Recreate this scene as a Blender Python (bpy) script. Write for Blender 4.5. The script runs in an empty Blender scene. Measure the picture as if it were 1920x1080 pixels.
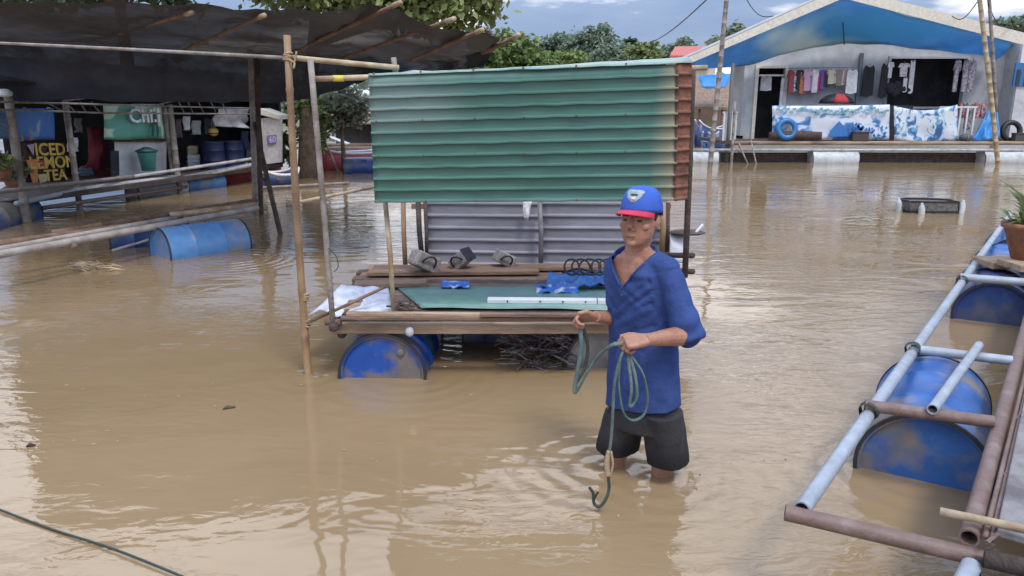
import bpy, bmesh, math, random
from mathutils import Vector, Matrix, noise
from mathutils.bvhtree import BVHTree
random.seed(7)
R = math.radians
SC = bpy.context.scene
COL = SC.collection

# ------------------------------------------------------------------ camera, light, exposure
CAM_H, FPX, HORIZ = 1.70, 1400.0, 200.0
PITCH = math.atan((540 - HORIZ) / FPX)
cd = bpy.data.cameras.new('camera'); cam = bpy.data.objects.new('camera', cd); COL.objects.link(cam)
cam.location = (0, 0, CAM_H); cam.rotation_euler = (math.pi/2 - PITCH, 0, 0)
cd.sensor_width = 36; cd.lens = 36 * FPX / 1920; cd.clip_end = 3000; cd.clip_start = .05
SC.camera = cam
SUN_EL, SUN_AZ = R(58), R(150)          # azimuth measured from +Y towards +X
sd = bpy.data.lights.new('sun', 'SUN'); sd.energy = 1.5; sd.angle = R(14); sd.color = (1, .95, .87)
sun = bpy.data.objects.new('sun', sd); COL.objects.link(sun)
sdir = Vector((math.cos(SUN_EL)*math.sin(SUN_AZ), math.cos(SUN_EL)*math.cos(SUN_AZ), math.sin(SUN_EL)))
sun.rotation_euler = (-sdir).to_track_quat('-Z', 'Y').to_euler(); sun.location = (3, -3, 12)
W = bpy.data.worlds.new('World'); SC.world = W; W.use_nodes = True
nt = W.node_tree; nt.nodes.clear()
def N(tree, t, **kw):
    n = tree.nodes.new(t)
    for k, v in kw.items():
        setattr(n, k, v)
    return n
wo = N(nt, 'ShaderNodeOutputWorld'); bg = N(nt, 'ShaderNodeBackground'); bg.inputs[1].default_value = .1
sky = N(nt, 'ShaderNodeTexSky', sky_type='NISHITA'); sky.sun_disc = False
sky.sun_elevation = SUN_EL; sky.sun_rotation = SUN_AZ; sky.air_density = 1.2; sky.dust_density = 2.0
tc = N(nt, 'ShaderNodeTexCoord'); sp = N(nt, 'ShaderNodeSeparateXYZ'); nt.links.new(tc.outputs['Generated'], sp.inputs[0])
zz = N(nt, 'ShaderNodeMath', operation='MAXIMUM'); nt.links.new(sp.outputs[2], zz.inputs[0]); zz.inputs[1].default_value = 0
za = N(nt, 'ShaderNodeMath', operation='ADD'); nt.links.new(zz.outputs[0], za.inputs[0]); za.inputs[1].default_value = .16
cb = N(nt, 'ShaderNodeCombineXYZ')
for i in (0, 1):
    d = N(nt, 'ShaderNodeMath', operation='DIVIDE'); nt.links.new(sp.outputs[i], d.inputs[0]); nt.links.new(za.outputs[0], d.inputs[1])
    nt.links.new(d.outputs[0], cb.inputs[i])
n1 = N(nt, 'ShaderNodeTexNoise'); n1.inputs['Scale'].default_value = .8; n1.inputs['Detail'].default_value = 7; n1.inputs['Roughness'].default_value = .55
mpw = N(nt, 'ShaderNodeMapping'); mpw.inputs['Location'].default_value = (12.3, 5.5, 0); nt.links.new(cb.outputs[0], mpw.inputs[0]); nt.links.new(mpw.outputs[0], n1.inputs[0])
r1 = N(nt, 'ShaderNodeValToRGB'); nt.links.new(n1.outputs[0], r1.inputs[0])
r1.color_ramp.elements[0].position = .40; r1.color_ramp.elements[0].color = (2.1, 2.95, 4.9, 1)     # grey blue underside
r1.color_ramp.elements[1].position = .62; r1.color_ramp.elements[1].color = (12, 11.8, 12.2, 1)     # bright cloud
e = r1.color_ramp.elements.new(.52); e.color = (2.65, 3.5, 5.3, 1)
mx = N(nt, 'ShaderNodeMixRGB'); mx.inputs[0].default_value = .88
zr = N(nt, 'ShaderNodeMapRange'); nt.links.new(zz.outputs[0], zr.inputs[0]); zr.inputs[1].default_value = .1; zr.inputs[2].default_value = .9; zr.inputs[3].default_value = 1.0; zr.inputs[4].default_value = 2.6   # an overcast sky is brightest overhead
zs = N(nt, 'ShaderNodeVectorMath', operation='SCALE'); nt.links.new(r1.outputs[0], zs.inputs[0]); nt.links.new(zr.outputs[0], zs.inputs['Scale'])
nt.links.new(sky.outputs[0], mx.inputs[1]); nt.links.new(zs.outputs[0], mx.inputs[2])
nt.links.new(mx.outputs[0], bg.inputs[0]); nt.links.new(bg.outputs[0], wo.inputs[0])
SC.view_settings.view_transform = 'Standard'; SC.view_settings.look = 'None'
SC.view_settings.exposure = 0.42; SC.view_settings.gamma = 1.0; SC.view_settings.use_curve_mapping = False

# ------------------------------------------------------------------ photo geometry
CP, SP = math.cos(PITCH), math.sin(PITCH)
def ray(px, py):
    dx, dy = (px - 960) / FPX, (py - 540) / FPX
    return Vector((dx, CP - dy*SP, -SP - dy*CP))
def at_y(px, py, Y):
    r = ray(px, py); t = Y / r.y
    return Vector((r.x*t, Y, CAM_H + r.z*t))
def at_z(px, py, z):
    r = ray(px, py); t = (z - CAM_H) / r.z
    return Vector((r.x*t, r.y*t, z))

# ------------------------------------------------------------------ materials
MATS = {}
def M(name, col, rough=.6, col2=None, scale=6., amt=(.4, .65), bump=0., bscale=40., metal=0., island=0., stretch=None, spec=.5, var=.12, alpha=1., trans=0., detail=5):
    if name in MATS: return MATS[name]
    m = bpy.data.materials.new(name); m.use_nodes = True; t = m.node_tree; L = t.links
    b = t.nodes['Principled BSDF']
    b.inputs['Roughness'].default_value = rough; b.inputs['Metallic'].default_value = metal
    b.inputs['Specular IOR Level'].default_value = spec
    tc = N(t, 'ShaderNodeTexCoord'); oi = N(t, 'ShaderNodeObjectInfo')
    ad = N(t, 'ShaderNodeVectorMath', operation='MULTIPLY_ADD'); L.new(oi.outputs['Random'], ad.inputs[0]); ad.inputs[1].default_value = (17, 9, 13); L.new(tc.outputs['Object'], ad.inputs[2])
    vec = ad.outputs[0]
    if stretch:
        mp = N(t, 'ShaderNodeMapping'); mp.inputs['Scale'].default_value = stretch; L.new(vec, mp.inputs[0]); vec = mp.outputs[0]
    nz = N(t, 'ShaderNodeTexNoise'); nz.inputs['Scale'].default_value = scale; nz.inputs['Detail'].default_value = detail; nz.inputs['Roughness'].default_value = .6; L.new(vec, nz.inputs[0])
    c = Vector(col)
    # fine tonal variation
    n2 = N(t, 'ShaderNodeTexNoise'); n2.inputs['Scale'].default_value = scale*3.7; n2.inputs['Detail'].default_value = 4; L.new(vec, n2.inputs[0])
    rr = N(t, 'ShaderNodeMapRange'); L.new(n2.outputs[0], rr.inputs[0]); rr.inputs[1].default_value = .3; rr.inputs[2].default_value = .7; rr.inputs[3].default_value = 1-var; rr.inputs[4].default_value = 1+var
    if col2 is not None:
        mr = N(t, 'ShaderNodeMapRange'); L.new(nz.outputs[0], mr.inputs[0]); mr.inputs[1].default_value = amt[0]; mr.inputs[2].default_value = amt[1]
        mxx = N(t, 'ShaderNodeMixRGB'); L.new(mr.outputs[0], mxx.inputs[0]); mxx.inputs[1].default_value = (*col, 1); mxx.inputs[2].default_value = (*col2, 1)
        out = mxx.outputs[0]
    else:
        rgb = N(t, 'ShaderNodeRGB'); rgb.outputs[0].default_value = (*col, 1); out = rgb.outputs[0]
    mul = N(t, 'ShaderNodeVectorMath', operation='SCALE'); L.new(out, mul.inputs[0]); L.new(rr.outputs[0], mul.inputs['Scale']); out = mul.outputs[0]
    if island:
        ge = N(t, 'ShaderNodeNewGeometry'); ri = N(t, 'ShaderNodeMapRange'); L.new(ge.outputs['Random Per Island'], ri.inputs[0]); ri.inputs[3].default_value = 1-island; ri.inputs[4].default_value = 1+island
        m2 = N(t, 'ShaderNodeVectorMath', operation='SCALE'); L.new(out, m2.inputs[0]); L.new(ri.outputs[0], m2.inputs['Scale']); out = m2.outputs[0]
    L.new(out, b.inputs['Base Color'])
    if bump:
        n3 = N(t, 'ShaderNodeTexNoise'); n3.inputs['Scale'].default_value = bscale; n3.inputs['Detail'].default_value = 5; L.new(vec, n3.inputs[0])
        bp = N(t, 'ShaderNodeBump'); bp.inputs['Strength'].default_value = bump; bp.inputs['Distance'].default_value = .02; L.new(n3.outputs[0], bp.inputs['Height']); L.new(bp.outputs[0], b.inputs['Normal'])
    if alpha < 1: b.inputs['Alpha'].default_value = alpha
    if trans:
        tr = N(t, 'ShaderNodeBsdfTranslucent'); L.new(out, tr.inputs[0]); ms = N(t, 'ShaderNodeMixShader'); ms.inputs[0].default_value = trans
        L.new(b.outputs[0], ms.inputs[1]); L.new(tr.outputs[0], ms.inputs[2]); L.new(ms.outputs[0], t.nodes['Material Output'].inputs[0])
    MATS[name] = m; return m

m_bamboo = M('bamboo', (.36, .23, .12), .55, (.2, .12, .07), 5, bump=.3, stretch=(1, 1, .3))
m_bamboo_pale = M('pale_bamboo', (.5, .4, .26), .55, (.3, .2, .11), 6, bump=.3)
m_bamboo_grey = M('grey_bamboo', (.32, .28, .25), .7, (.17, .14, .12), 5, bump=.4)
m_wood = M('weathered_wood', (.24, .15, .10), .8, (.12, .075, .055), 7, bump=.5, bscale=60, stretch=(.25, 1, 1))
m_wood_pale = M('pale_wood', (.42, .3, .2), .8, (.2, .13, .085), 6, bump=.5, bscale=60, stretch=(.25, 1, 1))
m_wood_dark = M('dark_wood', (.06, .042, .035), .85, (.11, .08, .065), 7, bump=.5)
m_green = M('green_sheet_paint', (.068, .165, .132), .36, (.10, .205, .175), 2.2, (.4, .7), bump=.06, bscale=14, stretch=(.4, 1, 3))
m_rust = M('rust', (.24, .105, .065), .85, (.12, .055, .04), 9, bump=.5)
m_greypanel = M('grey_zinc', (.25, .25, .29), .5, (.18, .175, .2), 3, (.4, .7), bump=.06, metal=.0, stretch=(.4, 1, 2))
m_blue = M('blue_drum_plastic', (.03, .115, .36), .42, (.21, .19, .175), 2.4, (.46, .6), bump=.08, bscale=20)
m_blue_pale = M('faded_blue_plastic', (.1, .26, .55), .42, (.28, .28, .3), 2.8, (.48, .7), bump=.06)
m_navy = M('navy_drum_plastic', (.018, .055, .2), .42, (.11, .115, .13), 2.4, (.45, .66), bump=.05)
m_greydrum = M('grey_drum', (.2, .19, .19), .5, (.1, .095, .1), 4, bump=.1)
m_white_drum = M('white_float_plastic', (.52, .55, .56), .5, (.3, .29, .26), 3, (.5, .75))
m_rim = M('dark_rim', (.03, .03, .035), .5)
m_pipe_blue = M('blue_grey_pipe', (.34, .38, .43), .42, (.25, .27, .29), 5, (.4, .75), bump=.1)
m_pipe_rust = M('rusty_pipe', (.17, .11, .09), .6, (.25, .19, .17), 7, (.48, .75), bump=.25)
m_pipe_white = M('pale_pipe', (.5, .5, .49), .5, (.3, .26, .22), 6, (.45, .7), bump=.1)
m_pipe_walk = M('worn_pipe', (.42, .385, .355), .55, (.27, .22, .19), 6, (.42, .68), bump=.15)
m_black = M('black_rubber', (.018, .018, .02), .5)
m_dark = M('dark_interior', (.03, .03, .036), .9, (.06, .055, .06), 2)  # interior walls near black, the shade of deep rooms put into colour
m_white = M('white_paint', (.66, .67, .67), .6, (.5, .5, .48), 2, (.5, .8))
m_white_cloth = M('white_cloth', (.7, .7, .73), .85, (.5, .5, .53), 5, bump=.25, bscale=12)
m_sack = M('white_sack', (.66, .68, .74), .6, (.42, .42, .46), 7, bump=.4, bscale=18)
m_wall = M('house_wall', (.42, .44, .46), .8, (.34, .35, .36), 1.2, (.45, .75))
m_cream = M('cream_fascia', (.66, .62, .53), .6, (.6, .56, .47), 3, (.5, .75))
m_tarp = M('blue_tarp', (.17, .42, .68), .45, (.26, .48, .66), .5, (.5, .66), bump=.3, bscale=3, trans=.6)
m_tarp_plain = M('plain_blue_tarp', (.03, .24, .68), .45, (.06, .32, .66), 2, bump=.3, bscale=6, trans=.2)
m_roof = M('zinc_roof', (.38, .38, .38), .5, (.25, .22, .2), 2, metal=.2)
m_red_roof = M('red_roof', (.5, .12, .085), .6, (.4, .1, .08), 3)
m_thatch = M('thatch', (.3, .21, .15), .9, (.16, .11, .08), 9, bump=.6)
m_leaf_bright = M('leaf_bright', (.24, .29, .11), .6, island=.55, trans=.4, var=.2)
m_leaf = M('leaf_green', (.18, .245, .08), .6, island=.5, trans=.3, var=.2)
m_leaf_dark = M('leaf_dark', (.085, .125, .065), .7, island=.45, trans=.2, var=.2)
m_leaf_far = M('leaf_far', (.21, .27, .19), .8, island=.3, trans=.35)  # paled leaf colour, distance haze put into it
m_leaf_grey = M('leaf_grey', (.26, .28, .19), .7, island=.6, trans=.3)
m_bark = M('bark', (.2, .135, .085), .9, (.08, .065, .04), 5, bump=.8, bscale=12)
m_terra = M('terracotta', (.36, .16, .09), .75, (.2, .1, .07), 9, bump=.2)
m_concrete = M('stained_board', (.24, .22, .215), .85, (.12, .11, .11), 6, (.4, .65), bump=.5, bscale=30)
m_skin = M('skin', (.40, .205, .135), .45, (.33, .15, .095), 14, spec=.45, var=.08, bump=.15, bscale=120)
m_lips = M('lip_skin', (.2, .07, .055), .5)
m_hair = M('hair', (.02, .018, .017), .6, bump=.4, bscale=200)
m_eye = M('eye', (.02, .014, .012), .2)
m_rope = M('green_rope', (.075, .125, .12), .65, (.15, .2, .185), 14, bump=.4, bscale=150)
m_rope_dark = M('dark_rope', (.035, .05, .04), .7, bump=.4, bscale=120)
m_rope_tan = M('frayed_rope', (.38, .29, .18), .8, bump=.4, bscale=120)
m_steel = M('grey_steel', (.22, .22, .23), .5, (.14, .13, .13), 6)
m_block = M('grey_cement', (.3, .27, .25), .9, (.2, .17, .155), 12, bump=.4)
m_red = M('red_cloth', (.42, .035, .05), .8); m_maroon = M('maroon_cloth', (.2, .03, .045), .85, bump=.3, bscale=8)
m_boat_red = M('red_boat_paint', (.42, .07, .08), .5, (.3, .06, .07), 4); m_boat_white = M('white_boat_paint', (.68, .66, .65), .5)
m_yellow = M('yellow_print', (.75, .5, .1), .6); m_orange = M('orange_print', (.75, .3, .09), .6); m_brown = M('brown_print', (.055, .03, .024), .6)
m_teal = M('teal_plastic', (.09, .32, .29), .4); m_purple = M('purple_print', (.19, .14, .33), .6)

def blotch(mat, centre, radii, col, lo=.5, hi=1.05):
    # a faded area with a shape of its own, fixed to the cloth
    t = mat.node_tree; L = t.links; b = t.nodes['Principled BSDF']; src = b.inputs['Base Color'].links[0].from_socket
    tc = N(t, 'ShaderNodeTexCoord'); sb_ = N(t, 'ShaderNodeVectorMath', operation='SUBTRACT'); L.new(tc.outputs['Object'], sb_.inputs[0]); sb_.inputs[1].default_value = centre
    dv = N(t, 'ShaderNodeVectorMath', operation='DIVIDE'); L.new(sb_.outputs[0], dv.inputs[0]); dv.inputs[1].default_value = radii
    ln = N(t, 'ShaderNodeVectorMath', operation='LENGTH'); L.new(dv.outputs[0], ln.inputs[0])
    nz = N(t, 'ShaderNodeTexNoise'); nz.inputs['Scale'].default_value = 1.1; nz.inputs['Detail'].default_value = 4; L.new(tc.outputs['Object'], nz.inputs[0])
    ad = N(t, 'ShaderNodeMath', operation='MULTIPLY_ADD'); L.new(nz.outputs[0], ad.inputs[0]); ad.inputs[1].default_value = .9; L.new(ln.outputs[1], ad.inputs[2])
    mr = N(t, 'ShaderNodeMapRange'); L.new(ad.outputs[0], mr.inputs[0]); mr.inputs[1].default_value = lo+.45; mr.inputs[2].default_value = hi+.45; mr.inputs[3].default_value = 1; mr.inputs[4].default_value = 0
    mx_ = N(t, 'ShaderNodeMixRGB'); L.new(mr.outputs[0], mx_.inputs[0]); L.new(src, mx_.inputs[1]); mx_.inputs[2].default_value = (*col, 1)
    for l in list(L):
        if l.from_socket == src and l.to_node != mx_: L.new(mx_.outputs[0], l.to_socket)

# ------------------------------------------------------------------ mesh builder
class MB:
    def __init__(s): s.v = []; s.f = []; s.mi = []
    def add(s, vs, fs, mi=0):
        o = len(s.v); s.v += [Vector(v) for v in vs]; s.f += [tuple(i+o for i in f) for f in fs]; s.mi += [mi]*len(fs); return s
    def box(s, c, d, rot=None, mi=0):
        c = Vector(c); x, y, z = d[0]/2, d[1]/2, d[2]/2
        vs = [Vector(p) for p in ((-x,-y,-z),(x,-y,-z),(x,y,-z),(-x,y,-z),(-x,-y,z),(x,-y,z),(x,y,z),(-x,y,z))]
        if rot is not None: vs = [rot @ v for v in vs]
        return s.add([v+c for v in vs], [(0,3,2,1),(4,5,6,7),(0,1,5,4),(1,2,6,5),(2,3,7,6),(3,0,4,7)], mi)
    def bar(s, a, b, w, h, mi=0):
        a, b = Vector(a), Vector(b); d = b-a
        q = d.to_track_quat('X', 'Z').to_matrix()
        return s.box((a+b)/2, (d.length, w, h), q, mi)
    def tube(s, pts, r, n=8, mi=0, cap=True, flat=1.0):
        pts = [Vector(p) for p in pts]; k = len(pts)
        rs = r if isinstance(r, (list, tuple)) else [r]*k
        o = len(s.v); ref = None; vs = []
        for i, p in enumerate(pts):
            d = (pts[min(i+1, k-1)] - pts[max(i-1, 0)])
            if d.length < 1e-9: d = Vector((0, 0, 1))
            d.normalize()
            if ref is None:
                ref = d.cross(Vector((0, 0, 1)) if abs(d.z) < .9 else Vector((0, 1, 0))).normalized()
            ref = (ref - d*ref.dot(d)).normalized(); b = d.cross(ref)
            for j in range(n):
                a = 2*math.pi*j/n
                vs.append(p + ref*math.cos(a)*rs[i] + b*math.sin(a)*rs[i]*flat)
        fs = [(i*n+j, i*n+(j+1) % n, (i+1)*n+(j+1) % n, (i+1)*n+j) for i in range(k-1) for j in range(n)]
        if cap: fs += [tuple(range(n-1, -1, -1)), tuple(range((k-1)*n, k*n))]
        return s.add(vs, fs, mi)
    def loft(s, rings, n=24, mi=0, p=2.0):
        vs = []; k = len(rings)
        for c, a, b in rings:
            for j in range(n):
                t = 2*math.pi*j/n; ct, st = math.cos(t), math.sin(t)
                vs.append(Vector(c) + Vector(a)*math.copysign(abs(ct)**(2/p), ct) + Vector(b)*math.copysign(abs(st)**(2/p), st))
        fs = [(i*n+j, i*n+(j+1) % n, (i+1)*n+(j+1) % n, (i+1)*n+j) for i in range(k-1) for j in range(n)]
        fs += [tuple(range(n-1, -1, -1)), tuple(range((k-1)*n, k*n))]
        return s.add(vs, fs, mi)
    def lathe(s, prof, c, axis, n=24, mi=0, closed=True):
        axis = Vector(axis).normalized(); q = axis.to_track_quat('Z', 'Y').to_matrix(); c = Vector(c); k = len(prof)
        vs = [c + q @ Vector((r*math.cos(2*math.pi*j/n), r*math.sin(2*math.pi*j/n), h)) for r, h in prof for j in range(n)]
        fs = [(i*n+j, i*n+(j+1) % n, (i+1)*n+(j+1) % n, (i+1)*n+j) for i in range(k-1) for j in range(n)]
        if closed: fs += [tuple(range(n-1, -1, -1)), tuple(range((k-1)*n, k*n))]
        return s.add(vs, fs, mi)
    def ell(s, c, r, rot=None, nu=16, nv=10, mi=0):
        c = Vector(c); vs = [Vector((0, 0, -r[2]))]
        for i in range(1, nv):
            t = math.pi*i/nv - math.pi/2
            for j in range(nu):
                a = 2*math.pi*j/nu; vs.append(Vector((r[0]*math.cos(t)*math.cos(a), r[1]*math.cos(t)*math.sin(a), r[2]*math.sin(t))))
        vs.append(Vector((0, 0, r[2])))
        if rot is not None: vs = [rot @ v for v in vs]
        fs = [(0, 1+(j+1) % nu, 1+j) for j in range(nu)]
        for i in range(nv-2):
            o = 1+i*nu
            fs += [(o+j, o+(j+1) % nu, o+nu+(j+1) % nu, o+nu+j) for j in range(nu)]
        o = 1+(nv-2)*nu; e = len(vs)-1
        fs += [(o+j, o+(j+1) % nu, e) for j in range(nu)]
        return s.add([v+c for v in vs], fs, mi)
    def grid(s, rows, mi=0):
        nr, nc = len(rows), len(rows[0])
        return s.add([p for r in rows for p in r], [(i*nc+j, i*nc+j+1, (i+1)*nc+j+1, (i+1)*nc+j) for i in range(nr-1) for j in range(nc-1)], mi)
    def build(s, name, mats, parent=None, smooth=False, bevel=0, solid=0, origin=None):
        me = bpy.data.meshes.new(name)
        org = Vector((0, 0, 0))
        if parent is not None: org = wloc(parent)
        elif origin is not None: org = Vector(origin)
        # own origin: the piece's middle, so that object coordinates differ from piece to piece
        me.from_pydata([tuple(v-org) for v in s.v], [], s.f); me.update()
        if not isinstance(mats, (list, tuple)): mats = [mats]
        for m in mats: me.materials.append(m)
        if len(mats) > 1: me.polygons.foreach_set('material_index', s.mi)
        if smooth: me.polygons.foreach_set('use_smooth', [True]*len(me.polygons))
        o = bpy.data.objects.new(name, me); COL.objects.link(o)
        if parent is not None: o.parent = parent
        else: o.location = org
        if solid:
            md = o.modifiers.new('solid', 'SOLIDIFY'); md.thickness = solid; md.offset = 0
        if bevel:
            md = o.modifiers.new('bevel', 'BEVEL'); md.width = bevel; md.segments = 2; md.limit_method = 'ANGLE'
        return o
def wloc(o):
    p = Vector(o.location)
    while o.parent is not None:
        o = o.parent; p = p + Vector(o.location)
    return p
def tag(o, label, cat, group=None, kind=None):
    if label: o['label'] = label
    if cat: o['category'] = cat
    if group: o['group'] = group
    if kind: o['kind'] = kind
    return o
def thing(name, label, cat, loc, group=None, rz=0):
    o = bpy.data.objects.new(name, None); COL.objects.link(o); o.location = loc; o.rotation_euler = (0, 0, rz); o.empty_display_size = .1
    return tag(o, label, cat, group)
def part(name, mb, mat, parent, **kw): return mb.build(name, mat, parent, **kw)
def lerp(a, b, t): return a + (b-a)*t
def smooth_mesh(o, ang=40):
    me = o.data; me.polygons.foreach_set('use_smooth', [True]*len(me.polygons))
    try: me.set_sharp_from_angle(angle=R(ang))
    except Exception: pass
    return o
def curve_pts(pts, n=6):
    pts = [Vector(p) for p in pts]; out = []
    for i in range(len(pts)-1):
        p0, p1, p2, p3 = pts[max(i-1, 0)], pts[i], pts[i+1], pts[min(i+2, len(pts)-1)]
        for k in range(n):
            t = k/n
            out.append(.5*((2*p1) + (p2-p0)*t + (2*p0-5*p1+4*p2-p3)*t*t + (3*p1-p0-3*p2+p3)*t**3))
    out.append(pts[-1]); return out
def pole_mb(a, b, r, r2=None, nodes=True, n=8, bend=.0, seed=0):
    a, b = Vector(a), Vector(b); L = (b-a).length; r2 = r if r2 is None else r2
    rnd = random.Random(seed+int(L*1000)); side = Vector((rnd.uniform(-1, 1), rnd.uniform(-1, 1), rnd.uniform(-.3, .3)))
    k = max(2, int(L/.28)); pts, rs = [], []
    for i in range(k+1):
        t = i/k; p = lerp(a, b, t) + side*bend*math.sin(math.pi*t); rr = lerp(r, r2, t)
        if nodes and 0 < i < k:
            d = (b-a).normalized()*.012
            for q, s in ((-2, 1), (0, 1.16), (2, 1)): pts.append(p+d*q*.7); rs.append(rr*s)
        else: pts.append(p); rs.append(rr)
    return MB().tube(pts, rs, n)
def pole(name, a, b, r, mat, label=None, cat=None, group=None, parent=None, r2=None, nodes=True, bend=.01, seed=0, n=8):
    mb = pole_mb(a, b, r, r2, nodes, n, bend, seed)
    o = mb.build(name, mat, parent, smooth=True, origin=None if parent else Vector(a))
    if parent is None: tag(o, label, cat, group)
    return o
def cloth_mb(tl, tr, br, bl, nu=10, nv=6, amp=.03, freq=3., seed=0, sag=0., axis=None):
    tl, tr, br, bl = map(Vector, (tl, tr, br, bl)); nrm = (tr-tl).cross(bl-tl).normalized(); rows = []
    for i in range(nv+1):
        v = i/nv; row = []
        for j in range(nu+1):
            u = j/nu; p = lerp(lerp(tl, tr, u), lerp(bl, br, u), v)
            w = noise.noise(Vector((u*freq+seed*7.3, v*freq*.5, seed*1.7)))*amp*(.3+v)
            p = p + nrm*w; p.z -= sag*math.sin(math.pi*u)*(1-.4*v)
            row.append(p)
        rows.append(row)
    return MB().grid(rows)
def text_mesh(name, s, size, pos, xdir, mat, parent, up=Vector((0, 0, 1)), ext=.004, sx=1.0):
    cu = bpy.data.curves.new(name, 'FONT'); cu.body = s; cu.size = size; cu.extrude = ext; cu.align_x = 'CENTER'; cu.align_y = 'CENTER'; cu.resolution_u = 3; cu.offset = size*.02
    t = bpy.data.objects.new('tmp', cu); COL.objects.link(t); dg = bpy.context.evaluated_depsgraph_get()
    me = bpy.data.meshes.new_from_object(t.evaluated_get(dg)); bpy.data.objects.remove(t)
    x = Vector(xdir).normalized(); z = x.cross(up).normalized()
    Mx = Matrix((x*sx, up, z)).transposed()
    org = wloc(parent)
    for v in me.vertices: v.co = Mx @ v.co + Vector(pos) - org
    me.materials.clear(); me.materials.append(mat); o = bpy.data.objects.new(name, me); COL.objects.link(o); o.parent = parent; me.name = name
    return o
def drum(parent, c, axis, r, L, mat, name='drum', bung=False, label=None):
    axis = Vector(axis).normalized(); h = L/2
    prof = [(.001, -h+.02), (r*.9, -h+.02), (r*.93, -h), (r, -h), (r+.004, -h+.03), (r, -h+.045), (r, -h*.36-.02), (r+.01, -h*.36), (r, -h*.36+.02), (r, h*.36-.02), (r+.01, h*.36), (r, h*.36+.02), (r, h-.045), (r+.004, h-.03), (r, h), (r*.93, h), (r*.9, h-.02), (.001, h-.02)]
    o = MB().lathe([(a, b) for a, b in prof], c, axis, 36).build(name, mat, parent); smooth_mesh(o, 35)
    if label: o['label'] = label
    mb = MB()
    for s in (-1, 1):
        mb2 = MB().lathe([(r*.965, s*(h-.004)), (r*.965, s*(h+.006)), (r+.008, s*(h+.006)), (r+.008, s*(h-.010)), (r+.001, s*(h-.010))], c, axis, 36, closed=False)
        rim = mb2.build('rim', m_rim, o); smooth_mesh(rim, 35)
    if bung:
        q = axis.to_track_quat('Z', 'Y').to_matrix()
        b = MB().lathe([(.026, 0), (.026, .012), (.02, .018), (.001, .018)], Vector(c)+Vector((.12, 0, r*.55))-axis*(h-.02), -axis, 12).build('bung_cap', m_greydrum, o, smooth=True)
    return o

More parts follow.
